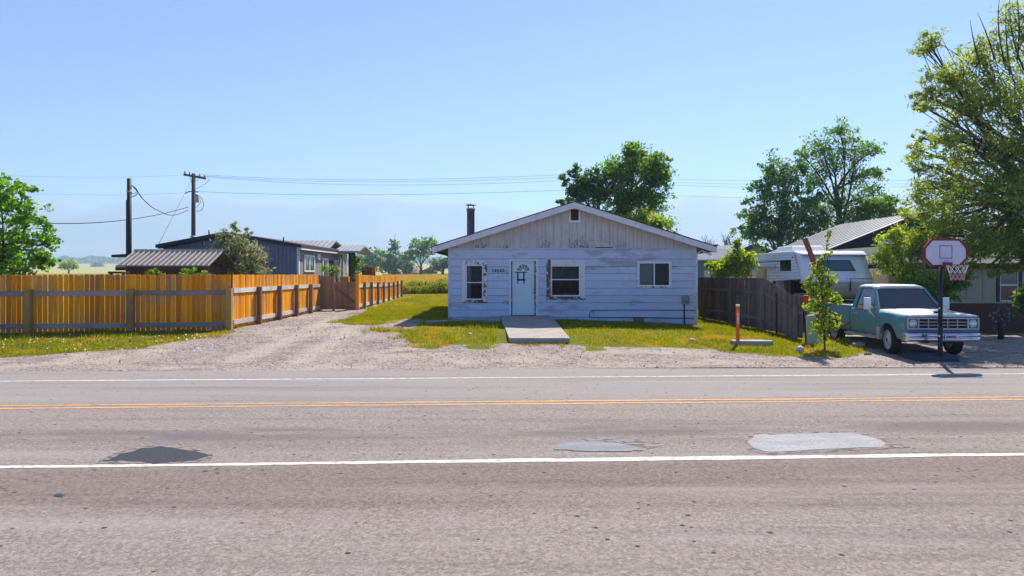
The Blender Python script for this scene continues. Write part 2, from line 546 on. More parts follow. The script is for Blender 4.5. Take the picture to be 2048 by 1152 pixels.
for _ in range(2):
    rough[1:-1, 1:-1] = (rough[1:-1, 1:-1] + rough[:-2, 1:-1] + rough[2:, 1:-1] + rough[1:-1, :-2] + rough[1:-1, 2:]) / 5
ZZ = ZZ + np.where((GYY > 16.5) & (GYY < 60) & (np.abs(GXX) < 20), rough * .03, 0)
ZZ[GYY < 15.7] = -.035
nx_, ny_ = len(gx), len(gy)
me = bpy.data.meshes.new('ground')
V = np.stack([GXX, GYY, ZZ], -1).reshape(-1, 3)
ii = np.arange(nx_ * ny_).reshape(ny_, nx_)
Q = np.stack([ii[:-1, :-1], ii[:-1, 1:], ii[1:, 1:], ii[1:, :-1]], -1).reshape(-1, 4)
me.vertices.add(len(V)); me.vertices.foreach_set('co', V.astype(np.float32).ravel())
me.loops.add(Q.size); me.loops.foreach_set('vertex_index', Q.astype(np.int32).ravel())
me.polygons.add(len(Q))
me.polygons.foreach_set('loop_start', np.arange(0, Q.size, 4, dtype=np.int32))
me.polygons.foreach_set('loop_total', np.full(len(Q), 4, dtype=np.int32))
me.update(calc_edges=True)
me.polygons.foreach_set('use_smooth', [True] * len(Q))
TRACKS = [[GP(*p) for p in [(470, 722), (540, 695), (600, 672), (640, 652), (668, 634)]], [GP(*p) for p in [(600, 722), (650, 692), (690, 668), (712, 648), (722, 630)]], [GP(*p) for p in [(1180, 705), (1250, 702), (1330, 703), (1400, 707)]]]
dust = np.zeros_like(mm)
for tr_ in TRACKS:
    for (xa, ya), (xb, yb) in zip(tr_[:-1], tr_[1:]):
        dx_, dy_ = xb - xa, yb - ya
        tt = np.clip(((GXX - xa) * dx_ + (GYY - ya) * dy_) / (dx_ * dx_ + dy_ * dy_), 0, 1)
        dd = np.hypot(GXX - xa - tt * dx_, GYY - ya - tt * dy_)
        dust = np.maximum(dust, np.clip(1 - dd / .75, 0, 1))
at2 = me.attributes.new('dust', 'FLOAT', 'POINT')
at2.data.foreach_set('value', dust.astype(np.float32).ravel())
at = me.attributes.new('turf', 'FLOAT', 'POINT')
at.data.foreach_set('value', mm.astype(np.float32).ravel())

def ground_mat():
    g = N('ground_turf_and_gravel')
    a = g.n('ShaderNodeAttribute', attribute_name='turf')
    t = g.math('ADD', a.outputs['Fac'], g.math('ADD', g.math('MULTIPLY', g.math('SUBTRACT', g.noise(2.2, 5, .7), .5), 1.3), g.math('MULTIPLY', g.math('SUBTRACT', g.noise(11, 3, .7), .5), .9)))
    t = g.ramp(t, .40, .62)
    # gravel
    st = g.voro(16, (1, 1, 1), 'Color')
    bw = g.n('ShaderNodeRGBToBW'); g.l(st, bw.inputs[0])
    gr = g.mix(g.lin(bw.outputs[0], 0, 1), (.18, .138, .127), (.40, .335, .32))
    gr = g.mix(g.ramp(g.noise(.55, 4, .6), .42, .68), gr, (.40, .33, .275))
    gr = g.mix(g.ramp(g.noise(1.3, 5, .65, (.35, 1.6, 1)), .52, .72), gr, (.215, .16, .15))
    gr = g.mix(g.ramp(g.noise(9, 4, .7), .57, .68), gr, (.10, .075, .07))
    du = g.n('ShaderNodeAttribute', attribute_name='dust')
    gr = g.mix(g.math('MULTIPLY', g.ramp(g.math('ADD', du.outputs['Fac'], g.math('SUBTRACT', g.noise(1.8, 4, .6), .5)), .25, .9), .5), gr, (.44, .375, .32))
    # soil and thatch below the blades
    so = g.mix(g.ramp(g.noise(.9, 4, .65), .44, .72), (.14, .15, .004), (.33, .225, .03))
    so = g.mix(g.ramp(g.noise(8, 4, .6), .45, .7), so, g.hsv(so, .6))
    # far fields
    sp = g.n('ShaderNodeSeparateXYZ'); g.l(g.pos.outputs['Position'], sp.inputs[0])
    fld = g.mix(g.ramp(g.noise(.02, 3, .5, (.5, 1, 1)), .35, .65), (.40, .33, .06), (.32, .33, .07))
    fld = g.mix(g.ramp(g.noise(.004, 3, .5, (.3, 1.5, 1)), .40, .6), fld, (.34, .33, .17))
    so = g.mix(g.ramp(sp.outputs['Y'], 50, 62), so, fld)
    c = g.mix(t, gr, so)
    hb = g.math('ADD', g.voro(16), g.noise(5, 5, .6))
    g.bump(hb, .6, .03)
    return g.done(c, .95, .12)
M['ground'] = ground_mat()
me.materials.append(M['ground'])
ground = bpy.data.objects.new('ground', me)
COL.objects.link(ground)
ground['kind'] = 'structure'

# ---- road (a sheet a little above the ground), tilted slightly across the view
SL = .047
def rd(x, y0): return y0 + SL * x
def asphalt():
    g = N('weathered_chipseal')
    sp = g.n('ShaderNodeSeparateXYZ'); g.l(g.pos.outputs['Position'], sp.inputs[0])
    v = g.math('SUBTRACT', sp.outputs['Y'], g.math('MULTIPLY', sp.outputs['X'], SL))   # distance across the road
    fine = g.noise(70, 3, .7)
    chips = g.voro(45, U, 'Color')
    bw = g.n('ShaderNodeRGBToBW'); g.l(chips, bw.inputs[0])
    base = g.mix(g.lin(bw.outputs[0], 0, 1), (.20, .16, .147), (.375, .322, .303))
    base = g.mix(g.ramp(g.noise(17, 4, .8), .44, .60), base, g.hsv(base, .72))
    base = g.mix(g.math('MULTIPLY', g.ramp(g.noise(2.2, 4, .7), .45, .7), .35), base, (.31, .26, .25))
    base = g.mix(g.ramp(fine, .55, .75), base, (.14, .12, .12))
    # oily, redder near shoulder; far lane polished and paler
    far = g.ramp(v, 11.2, 12.6)
    base = g.mix(far, base, g.mix(.6, base, (.295, .27, .272)))
    edge = g.math('MULTIPLY', g.ramp(v, 5.9, 7.2), g.ramp(v, 8.2, 7.7))
    base = g.mix(g.math('MULTIPLY', edge, .8), base, g.hsv(base, .72, .495, 1.35))
    # wheel tracks and long streaks along the road
    stk = g.noise(1.2, 5, .6, (.10, 2.0, 1))
    base = g.mix(g.math('MULTIPLY', g.ramp(stk, .46, .72), .7), base, g.hsv(base, .70))
    stk2 = g.noise(.8, 4, .6, (.14, 1.4, 1))
    base = g.mix(g.math('MULTIPLY', g.ramp(stk2, .55, .7), .35), base, (.36, .32, .31))
    trk = g.math('MULTIPLY', g.ramp(v, 8.9, 9.4), g.ramp(v, 10.1, 9.7))
    base = g.mix(g.math('MULTIPLY', g.math('MULTIPLY', trk, g.ramp(g.noise(1.5, 5, .65, (.25, 1, 1)), .36, .60)), .75), base, (.13, .12, .125))
    # dark pits and tar specks
    d = g.voro(4.2)
    base = g.mix(g.ramp(g.math('ADD', d, g.math('MULTIPLY', g.noise(2.3, 2), .12)),  .175, .13), base, (.06, .043, .042))
    g.bump(g.math('ADD', fine, g.math('MULTIPLY', bw.outputs[0], .5)), .5, .012)
    return g.done(base, .93, .15)
M['asphalt'] = asphalt()
def wear_paint(name, col, lo, hi):
    g = N(name)
    c = g.mix(g.ramp(g.noise(16, 5, .7, (.5, 1, 1)), lo, hi), col, (.30, .27, .265))
    c = g.mix(g.ramp(g.noise(2, 3, .6, (.3, 1, 1)), .5, .75), c, g.hsv(c, .85))
    return g.done(c, .8, .25)
M['line_white'] = wear_paint('road_paint_white', (.64, .615, .575), .48, .64)
M['line_thin'] = wear_paint('road_paint_white_worn', (.58, .56, .53), .46, .64)
M['line_yellow'] = wear_paint('road_paint_yellow', (.74, .36, .08), .46, .62)
def strip(name, y0, y1, z, m, parent=None, x0=-120, x1=120, ragged=0, seed=1):
    rr = random.Random(seed)
    xs = list(np.concatenate([np.arange(x0, -16, 4), np.arange(-16, 16, .18), np.arange(16, x1 + 1, 4)]))
    b = MB()
    vs = []
    w0 = w1 = 0
    for x in xs:
        w0 = .8 * w0 + rr.gauss(0, ragged); w1 = .8 * w1 + rr.gauss(0, ragged)
        vs += [(x, rd(x, y0) + w0, z), (x, rd(x, y1) + w1, z)]
    b.add(vs, [(2 * i, 2 * i + 2, 2 * i + 3, 2 * i + 1) for i in range(len(xs) - 1)])
    return b.build(name, m, parent)
road = strip('road', -14, 15.75, 0.0, M['asphalt'], None, ragged=.028, seed=3)
road['kind'] = 'structure'
strip('edge_line', 7.95, 8.08, .004, M['line_white'], road, ragged=.006, seed=4)
strip('edge_line', 14.36, 14.47, .004, M['line_thin'], road, ragged=.006, seed=5)
strip('center_line', 11.45, 11.53, .004, M['line_yellow'], road, ragged=.005, seed=6)
strip('center_line', 11.68, 11.76, .004, M['line_yellow'], road, ragged=.005, seed=7)

def patch(name, pix, m, z=.004, seed=1):
    rr = random.Random(seed)
    pts = []
    n = len(pix)
    for i in range(n):
        a, b = pix[i], pix[(i + 1) % n]
        for k in range(5):
            t = k / 5
            px = a[0] + (b[0] - a[0]) * t + rr.uniform(-2.5, 2.5)
            py = a[1] + (b[1] - a[1]) * t + rr.uniform(-.8, .8)
            Y = CH * F / (py - HZ)
            pts.append(((px - 1024) / F * Y, Y, z))
    b = MB(); b.add(pts, [tuple(range(len(pts)))])
    return b.build(name, m, road)
M['patch_dark'] = mat('fresh_asphalt', (.030, .034, .044), .75, .3, 0, [((.05, .052, .06), 30, .45, .7, U)], 0, (60, .4))
M['patch_grey'] = mat('grey_asphalt_patch', (.18, .19, .215), .8, .3, 0, [((.26, .265, .29), 3, .4, .7, (1, 2, 1)), ((.12, .12, .14), 30, .55, .7, U)], 0, (60, .3))
M['patch_pale'] = mat('pale_patch', (.35, .345, .36), .85, .25, 0, [((.27, .265, .28), 2.5, .35, .7, (.6, 2, 1)), ((.20, .195, .205), 26, .50, .7, U)], 0, (60, .3))
M['patch_rim'] = mat('tar_rim', (.075, .062, .058), .9, .2, 0, [((.25, .215, .21), 14, .36, .55, (.5, 1, 1))])
patch('road_patch', [(203, 925), (240, 909), (285, 897), (325, 893), (372, 900), (414, 908), (416, 914), (385, 922), (340, 925), (310, 929), (285, 924), (240, 922)], M['patch_dark'], .004, 2)
patch('road_patch_rim', [(1160, 876), (1230, 874), (1290, 882), (1336, 889), (1300, 898), (1262, 890), (1225, 884), (1180, 884)], M['patch_rim'], .0035, 9)
patch('road_patch', [(1108, 900), (1118, 887), (1160, 884), (1225, 885), (1262, 892), (1288, 901), (1240, 904), (1160, 903)], M['patch_grey'], .008, 3)
patch('road_patch_rim', [(1760, 880), (1790, 887), (1822, 894), (1770, 898), (1740, 897)], M['patch_rim'], .0058, 10)
patch('road_patch', [(1495, 886), (1510, 871), (1600, 868), (1705, 867), (1745, 876), (1772, 886), (1765, 895), (1660, 899), (1540, 905), (1510, 899)], M['patch_pale'], .008, 4)
patch('road_patch_rim', [(190, 927), (225, 908), (275, 895), (325, 889), (385, 898), (424, 907), (428, 916), (390, 925), (335, 928), (300, 932), (270, 927)], M['patch_rim'], .0035, 12)
patch('road_patch_rim', [(1485, 888), (1503, 868), (1600, 864), (1712, 863), (1760, 874), (1782, 887), (1770, 898), (1660, 903), (1540, 909), (1500, 902)], M['patch_rim'], .0035, 13)
patch('road_patch', [(106, 991), (118, 987), (130, 990), (124, 994), (112, 994)], M['patch_dark'], .004, 5)

# ---- mountains
def mountains():
    b = MB()
    Yb = 4000.0
    prof = [(-1400, 470), (-700, 440), (-300, 430), (-60, 425), (60, 418), (110, 404), (130, 406), (150, 403), (185, 415), (215, 405), (260, 396), (330, 390), (400, 388), (450, 398), (490, 404),
            (540, 405), (560, 402), (600, 408), (640, 408), (680, 394), (720, 388), (780, 389), (830, 404), (880, 402), (930, 399), (1000, 415), (1100, 425), (1200, 428),
            (1290, 415), (1340, 402), (1380, 392), (1420, 385), (1450, 395), (1500, 400), (1600, 408), (1750, 398), (1900, 410), (2100, 405), (2600, 430), (3400, 470)]
    px = np.array([p[0] for p in prof], float); py = np.array([p[1] for p in prof], float)
    xs = np.arange(-1400, 3401, 12.0)
    rr = np.random.default_rng(5)
    rows = []
    ny = 14
    nz = rr.normal(0, 1, (ny, len(xs)))
    for _ in range(2): nz[:, 1:-1] = (nz[:, :-2] + nz[:, 1:-1] + nz[:, 2:]) / 3
    for j in range(ny):
        t = j / (ny - 1)
        Y = Yb - 1300 * (1 - t)
        top = CH + (HZ - np.interp(xs, px, py)) / F * Yb
        z = top * (t ** 1.5) + nz[j] * 25 * t * (1 - t) * 2.5 + (nz[j] * 4 if j == ny - 1 else 0)
        rows.append(np.stack([(xs - 1024) / F * Yb, np.full_like(xs, Y), z - 10 * (1 - t)], -1))
    back = rows[-1].copy(); back[:, 1] += 600; back[:, 2] = -20
    rows.append(back)
    A = np.array(rows)
    n = A.shape[1]
    vs = A.reshape(-1, 3).tolist()
    fs = [(j * n + i, j * n + i + 1, (j + 1) * n + i + 1, (j + 1) * n + i) for j in range(A.shape[0] - 1) for i in range(n - 1)]
    b.add(vs, fs)
    m = mat('mountain_haze_pale', (.21, .235, .26), .95, .1, 0, [((.29, .305, .33), .002, .45, .65, U)])  # paled blue-grey: part of the distance haze put into the colour
    o = b.build('mountains', m, None, True)
    o['kind'] = 'structure'
mountains()

# ------------------------------------------------------------------ vegetation helpers
def leaf_quads(c, size, aspect=.5, rng=NR, droop=0.0, upb=.35):
    n = len(c)
    d = rng.normal(0, 1, (n, 3)); d[:, 2] -= droop
    d /= np.linalg.norm(d, axis=1)[:, None]
    u = rng.normal(0, 1, (n, 3)); u[:, 2] += upb * 2
    s = np.cross(d, u); s /= (np.linalg.norm(s, axis=1)[:, None] + 1e-9)
    L = (size * rng.uniform(.6, 1.35, n))[:, None]
    wd = L * aspect
    a = c - d * L * .5
    b = c + s * wd * .5 - d * L * .05
    e = c + d * L * .5
    f = c - s * wd * .5 - d * L * .05
    return np.stack([a, b, e, f], 1)

def bez(a, b, sag, n=5, rng=R):
    a, b = Vector(a), Vector(b)
    L = (b - a).length
    off = Vector((rng.uniform(-1, 1), rng.uniform(-1, 1), rng.uniform(0, 1))) * L * sag
    return [a.lerp(b, i / (n - 1)) + off * math.sin(math.pi * i / (n - 1)) for i in range(n)]

def tree(name, label, base, fork, blobs, leaf, nclump, nleaf, m, r0=.2, cat='tree', group=None, spread=.2, aspect=.5, droop=0, seed=1, twigs=.6, bark='trunk', bias=.5, fz=.75, bare=0, minr=.006):
    """blobs: (centre Vector, rx, ry, rz); nclump clumps per unit weight, nleaf leaves a clump"""
    rr = random.Random(seed); rng = np.random.default_rng(seed)
    base = Vector(base); fork = Vector(fork)
    t = thing(name, label, cat, base, 0, group)
    tr = MB()
    tp = bez(base - Vector((0, 0, .15)), fork, .03, 6, rr)
    tr.tube([p - base for p in tp], [r0 * (1.25 - .55 * i / 5) if i else r0 * 1.5 for i in range(6)], 9)
    allq = []
    tot = sum(b[1] * b[3] for b in blobs)
    for (c, rx, ry, rz) in blobs:
        c = Vector(c)
        k = max(7, int(nclump * rx * rz / tot))
        s0 = tp[rr.choice([3, 4, 5])]
        lp = bez(s0, c, .08, 6, rr)
        lr = max(.018, r0 * .42)
        tr.tube([p - base for p in lp], [lr * (1 - .75 * i / 5) for i in range(6)], 6)
        cs = []
        while len(cs) < k:
            v = rng.normal(0, 1, 3); v /= np.linalg.norm(v)
            q = v * rng.uniform(0, 1) ** bias
            cs.append(np.array(c) + q * np.array([rx, ry, rz]))
        for q in cs:
            sg = spread * (rx + rz) * .5 * rng.uniform(.55, 1.3)
            n = int(nleaf * rng.uniform(.45, 1.5))
            L = rng.normal(0, 1, (n, 3)) * np.array([sg, sg, sg * fz]) + q
            allq.append(leaf_quads(L, leaf, aspect, rng, droop))
            if rr.random() < twigs:
                a = lp[rr.choice([2, 3, 4, 5])]
                tw = bez(a, Vector(q), .12, 4, rr)
                r1 = max(minr * 1.4, lr * .22)
                tr.tube([p - base for p in tw], [r1, r1 * .8, r1 * .55, minr], 4)
        for _ in range(bare):
            a = lp[rr.choice([3, 4, 5])]
            e = Vector(c) + Vector((rr.uniform(-.8, .8) * rx, rr.uniform(-.5, .5) * ry, rz * rr.uniform(1.0, 1.35)))
            tr.tube([p - base for p in bez(a, e, .12, 5, rr)], [minr * 2.2, minr * 2, minr * 1.6, minr * 1.2, minr * .7], 4)
    tr.build('trunk', M[bark], t, True)
    qs = np.concatenate(allq) - np.array(base)
    link('crown', np_mesh('crown', qs, 4, M[m]), t)
    return t

def B(px, py, Y, rpx, rpy, dep=None):
    """blob around a pixel position at distance Y, radii in pixels"""
    return (P(px, py, Y), rpx / F * Y, dep if dep else rpx / F * Y * .9, rpy / F * Y)

def scatter(x0, x1, y0, y1, n, rng=NR):
    return rng.uniform(x0, x1, n), rng.uniform(y0, y1, n)

def blades(x, y, hmin, hmax, w, rng=NR, lean=.5):
    n = len(x)
    z = hgt(x, y) - .01
    a = rng.uniform(0, 2 * np.pi, n)
    hh = rng.uniform(hmin, hmax, n)
    ln = rng.uniform(0, lean, n) * hh
    b = rng.uniform(0, 2 * np.pi, n)
    ww = w * rng.uniform(.6, 1.4, n)
    dx, dy = np.cos(a) * ww / 2, np.sin(a) * ww / 2
    p0 = np.stack([x - dx, y - dy, z], -1)
    p1 = np.stack([x + dx, y + dy, z], -1)
    p2 = np.stack([x + np.cos(b) * ln, y + np.sin(b) * ln, z + hh], -1)
    return np.stack([p0, p1, p2], 1)

def vnoise(x, y, s, seed):
    r = np.random.default_rng(seed)
    g = r.uniform(0, 1, (257, 257))
    u, v = (x / s) % 256, (y / s) % 256
    i, j = np.floor(u).astype(int), np.floor(v).astype(int)
    fu, fv = sstep(u - i), sstep(v - j)
    return (g[j, i] * (1 - fu) + g[j, i + 1] * fu) * (1 - fv) + (g[j + 1, i] * (1 - fu) + g[j + 1, i + 1] * fu) * fv

HX0, HX1, HY = XY(898, 25.0), XY(1391, 25.0), 25.0
def grass_near():
    x, y = scatter(-19, 13, 16.5, 38, 620000)
    jx, jy = x + (vnoise(x, y, .45, 31) - .5) * .9 + (vnoise(x, y, .14, 32) - .5) * .35, y + (vnoise(x, y, .45, 33) - .5) * .9 + (vnoise(x, y, .14, 34) - .5) * .35
    k = grass_mask(jx, jy) + (vnoise(x, y, .35, 3) - .5) * .55
    # ragged density
    dens = .35 + .75 * vnoise(x, y, 1.1, 4)
    keep = (k > .62) & (NR.uniform(0, 1, len(x)) < dens)
    keep &= ~((x > HX0 - .02) & (x < HX1 + .02) & (y > HY - .04))           # not inside the house
    keep &= ~((x < -9.3) & (y > 22.5))                       # hidden behind the fence
    keep &= ~((x > -.45) & (x < 1.62) & (y > 19.25) & (y < 25)) # ramp
    keep &= ~((x > -3.05) & (x < -.3) & (y > 23.45) & (y < 24.35))
    keep &= (np.abs(x) < .82 * y)
    x, y = x[keep], y[keep]
    q = blades(x, y, .025, .10, .02)
    tuft = vnoise(x, y, .6, 77) > .72
    q[tuft, 2, 2] += NR.uniform(.0, .09, int(tuft.sum()))
    x2, y2 = scatter(-10, 9, 38, 56.5, 110000)
    kp = ~((x2 > HX0) & (x2 < HX1)) & (x2 > -8.7) & (x2 < 8.4) & (x2 / y2 < .02) & (NR.uniform(0, 1, len(x2)) < .3 + .7 * vnoise(x2, y2, 1.5, 8))
    q2 = blades(x2[kp], y2[kp], .03, .09, .03)
    o = link('lawn_grass', np_mesh('lawn_grass', np.concatenate([q, q2]), 3, M['grass']))
    o['kind'] = 'stuff'; tag(o, 'short green and straw coloured grass of the lawn and verge', 'grass')
grass_near()

def field():
    rng = np.random.default_rng(11)
    qs = []
    for y0, y1, n, h0, h1, w in ((57, 66, 26000, .35, .85, .035), (66, 90, 22000, .3, .7, .05), (90, 150, 22000, .3, .7, .09), (150, 240, 15000, .3, .7, .15)):
        y = rng.uniform(y0, y1, n); x = rng.uniform(-.19, .01, n) * y
        qs.append(blades(x, y, h0, h1, w, rng, .6))
        y = rng.uniform(max(y0, 70), y1 + 40, n // 2); x = rng.uniform(-.78, -.5, n // 2) * y
        qs.append(blades(x, y, h0, h1, w, rng, .6))
    o = link('field_grass', np_mesh('field_grass', np.concatenate(qs), 3, M['field']))
    o['kind'] = 'stuff'; tag(o, 'tall straw coloured hay grass of the field beyond the lawn', 'grass')
    # weeds along the mown edge
    n = 2600
    y = rng.uniform(56.3, 60.5, n); x = rng.uniform(-.165, -.07, n) * y
    z = hgt(x, y)
    c = np.stack([x, y, z], -1)
    hh = .25 + 1.0 * vnoise(x, y, 1.2, 6)
    c = np.repeat(c, 7, 0); c[:, 2] += rng.uniform(.05, 1, len(c)) * np.repeat(hh, 7)
    c += rng.normal(0, .06, c.shape)
    o = link('weeds', np_mesh('weeds', leaf_quads(c, .16, .45, rng), 4, M['weed']))
    o['kind'] = 'stuff'; tag(o, 'leafy green weeds along the mown edge of the field', 'weeds')
field()

def stones():
    rng = np.random.default_rng(21)
    n = 60000
    x, y = scatter(-18, 14, 15.9, 36, n, rng)
    k = (grass_mask(x, y) < .5) & (np.abs(x) < .82 * y) & (rng.uniform(0, 1, n) < .25 + .6 * vnoise(x, y, .5, 9)) & ~((x > 8.7) & (y > 22.5))
    x, y = x[k][:22000], y[k][:22000]
    x3, y3 = scatter(-9, 9, 4.5, 15.5, 800, rng)
    kk = rng.uniform(0, 1, 800) < .2 + .8 * (np.abs(y3 - 14.9) < .7)
    n1 = len(x)
    x = np.concatenate([x, x3[kk]]); y = np.concatenate([y, y3[kk]])
    r = rng.uniform(.006, .021, len(x)) * np.where(rng.uniform(0, 1, len(x)) < .04, 1.7, 1)
    r[n1:] *= .45
    z = np.where(y < 15.8, 0, hgt(x, y)) + r * .3
    oc = np.array([(1, 0, 0), (0, 1, 0), (-1, 0, 0), (0, -1, 0), (0, 0, .7), (0, 0, -.7)], float)
    fc = np.array([(0, 1, 4), (1, 2, 4), (2, 3, 4), (3, 0, 4)])
    ang = rng.uniform(0, 6.28, len(x))
    sc = rng.uniform(.6, 1.4, (len(x), 3))
    v = oc[None] * sc[:, None] * r[:, None, None]
    ca, sa = np.cos(ang)[:, None], np.sin(ang)[:, None]
    v = np.stack([v[..., 0] * ca - v[..., 1] * sa, v[..., 0] * sa + v[..., 1] * ca, v[..., 2]], -1) + np.stack([x, y, z], -1)[:, None]
    tri = v[:, fc].reshape(-1, 3, 3)
    g = N('gravel_stone')
    c = g.mix(g.ramp(g.noise(9, 2, .5), .35, .65), (.13, .10, .095), (.48, .42, .41))
    m = g.done(c, .95, .15)
    o = link('gravel_stones', np_mesh('gravel_stones', tri, 3, m))
    o['kind'] = 'stuff'; tag(o, 'loose pinkish grey gravel stones on the drive and road shoulder', 'gravel')
    # fallen petals and leaves on the left verge
    px = rng.uniform(-60, 420, 240); py = rng.uniform(668, 706, 240)
    pts = [GP(a, b) for a, b in zip(px, py)]
    c = np.array([(a, b, H(a, b) + .045) for a, b in pts])
    o = link('fallen_petals', np_mesh('fallen_petals', leaf_quads(c, .055, .8, rng, 0, 3), 4, M['flower']))
    o['kind'] = 'stuff'; tag(o, 'small pale petals and leaves scattered on the verge below the plank fence', 'petals')
stones()

# ------------------------------------------------------------------ parts given in world coordinates
def wp(name, mb, m, t, smooth=False, bevel=0):
    o = mb.build(name, m if not isinstance(m, str) else M[m], t, smooth, bevel)
    if t is not None and t.type == 'EMPTY':
        o.location = -t.location
    return o

def wbox(name, x0, x1, y0, y1, z0, z1, m, t, bevel=0):
    return wp(name, MB().box(x0, x1, y0, y1, z0, z1), m, t, False, bevel)

def text_mesh(s, size, depth, m):
    cu = bpy.data.curves.new('digit', 'FONT')
    cu.body = s; cu.size = size; cu.extrude = depth; cu.align_x = 'CENTER'
    cu.offset = .0015
    o = bpy.data.objects.new('digit', cu)
    me = bpy.data.meshes.new_from_object(o)
    bpy.data.objects.remove(o); bpy.data.curves.remove(cu)
    me.materials.clear(); me.materials.append(m)
    return me

# ------------------------------------------------------------------ the house
def house():
    Y = HY
    x0, x1 = HX0, HX1
    g0 = .12
    t = thing('house', 'single-storey pale blue house with peeling paint and white door facing the road', 'house', ((x0 + x1) / 2, Y, .4))
    xr, zr, sl = 2.235, 4.79, .316
    def roofz(x): return zr - sl * abs(x - xr)
    def PX(a): return XY(a, Y)
    def PZ(a): return ZY(a, Y)
    wins = {'a': (924, 974, 521, 606), 'b': (1093, 1170, 520, 599), 'c': (1274, 1343, 522, 575)}
    door = (1018, 1076, 518, 634)
    ops = []
    for k, (a, b, c, d) in list(wins.items()) + [('door', door)]:
        ops.append((PX(a) + .03, PX(b) - .03, PZ(d) + .03, PZ(c) - .03))
    # carcass: walls with real openings
    zb = PZ(499)
    xs = sorted({x0, x1} | {o[0] for o in ops} | {o[1] for o in ops})
    zs = sorted({g0, zb} | {o[2] for o in ops} | {o[3] for o in ops})
    b = MB()
    for i in range(len(xs) - 1):
        zrun = None
        for j in range(len(zs) - 1):
            cx, cz = (xs[i] + xs[i + 1]) / 2, (zs[j] + zs[j + 1]) / 2
            if any(o[0] < cx < o[1] and o[2] < cz < o[3] for o in ops): continue
            b.box(xs[i], xs[i + 1], Y, Y + .14, zs[j], zs[j + 1])
    b.box(x0, x0 + .14, Y + .14, 36, g0, 3.05).box(x1 - .14, x1, Y + .14, 36, g0, 3.05).box(x0, x1, 36, 36.14, g0, 3.05)
    b.box(x0 + .14, x1 - .14, Y + .14, 36, .45, .55)
    b.box(x0 + .14, x1 - .14, Y + .14, 36, 2.98, 3.04)
    b.prism([(x0, zb), (x1, zb), (x1, roofz(x1) - .2), (xr, zr - .2), (x0, roofz(x0) - .2)], Y + .02, Y + .14)
    b.prism([(x0, zb), (x1, zb), (x1, roofz(x1) - .2), (xr, zr - .2), (x0, roofz(x0) - .2)], 36.0, 36.14)
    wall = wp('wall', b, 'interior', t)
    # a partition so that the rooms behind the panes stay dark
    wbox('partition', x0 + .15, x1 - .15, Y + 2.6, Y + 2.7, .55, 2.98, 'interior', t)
    # lap siding: each board its own piece
    lines = [499, 517.5, 532.8, 546.7, 561.5, 576, 590.5, 605, 619.5, 634.2, 648.8, 661]
    rr = random.Random(5)
    for i in range(len(lines) - 1):
        z1, z0 = PZ(lines[i]), PZ(lines[i + 1])
        joints = [x0 + rr.uniform(1.2, 8.0)] if i else [PX(1085)]
        brk = sorted({x0, x1} | {o[q] for o in ops for q in (0, 1)} | set(joints))
        run = None
        cur = MB()
        def flush(c):
            if c.v: wp('siding_board', c, 'siding', wall)
            return MB()
        for a, e in zip(brk[:-1], brk[1:]):
            cx = (a + e) / 2
            spans = [(z0, z1)]
            for o in ops:
                if o[0] < cx < o[1]:
                    ns = []
                    for (p, q) in spans:
                        if o[3] <= p or o[2] >= q: ns.append((p, q)); continue
                        if o[2] > p + .01: ns.append((p, o[2]))
                        if o[3] < q - .01: ns.append((o[3], q))
                    spans = ns
            if not spans or any(abs(a - j) < 1e-6 for j in joints): cur = flush(cur)
            gap = .004 if any(abs(e - j) < 1e-6 for j in joints) else 0
            for (p, q) in spans:
                fy = lambda z: Y - .026 + .018 * (z - z0) / (z1 - z0)
                top = q if q < z1 - .001 else q - .010
                cur.hexa([(a, fy(p), p), (e - gap, fy(p), p), (e - gap, Y, p), (a, Y, p), (a, fy(top), top), (e - gap, fy(top), top), (e - gap, Y, top), (a, Y, top)])
        flush(cur)
    # vertical gable boards
    pitch = .2935
    k = 0
    a = x0
    while a < x1 - .02:
        e = min(a + pitch, x1)
        zt = lambda x: roofz(x) - .16
        pts = [(a + .0045, zb + .05), (e - .0045, zb + .05)]
        if a < xr < e: pts += [(e - .0045, zt(e)), (xr, zt(xr)), (a + .0045, zt(a))]
        else: pts += [(e - .0045, zt(e)), (a + .0045, zt(a))]
        if min(zt(a), zt(e)) > zb + .06:
            wp('gable_board', MB().prism(pts, Y - .012 - .003 * (k % 2), Y + .02), 'gable', wall)
        a = e; k += 1
    wp('belt_trim', MB().box(x0 - .01, x1 + .01, Y - .045, Y, zb - .005, zb + .05), 'siding', wall)
    wp('torn_panel_edge', MB().box(PX(1190), PX(1225), Y - .03, Y - .012, zb + .05, zb + .085), 'brown_wood', wall)
    for xx, s in ((x0 - .03, 1), (x1 - .06, -1)):
        wp('corner_board', MB().box(xx, xx + .09, Y - .035, Y + .02, PZ(652), roofz(xx) - .22), 'siding', wall)
    # roof
    ya, yb = 24.40, 36.7
    xl, xrr = -2.86, 7.33
    rb = MB()
    th = .035
    for xa in (xl, xrr):
        p = lambda x, y, d: (x, y, roofz(x) - d)
        A, Bv = (xa, xr) if xa < xr else (xr, xa)
        rb.hexa([p(A, ya - .02, th), p(Bv, ya - .02, th), p(Bv, yb, th), p(A, yb, th), p(A, ya - .02, 0), p(Bv, ya - .02, 0), p(Bv, yb, 0), p(A, yb, 0)])
    roof = wp('roof', rb, 'shingle', t)
    sb = MB()
    for xa in (xl + .03, xrr - .03):
        A, Bv = (xa, xr) if xa < xr else (xr, xa)
        p = lambda x, y, d: (x, y, roofz(x) - d)
        sb.hexa([p(A, ya + .03, .17), p(Bv, ya + .03, .17), p(Bv, yb - .03, .17), p(A, yb - .03, .17), p(A, ya + .03, th), p(Bv, ya + .03, th), p(Bv, yb - .03, th), p(A, yb - .03, th)])
    wp('soffit', sb, 'soffit', roof)
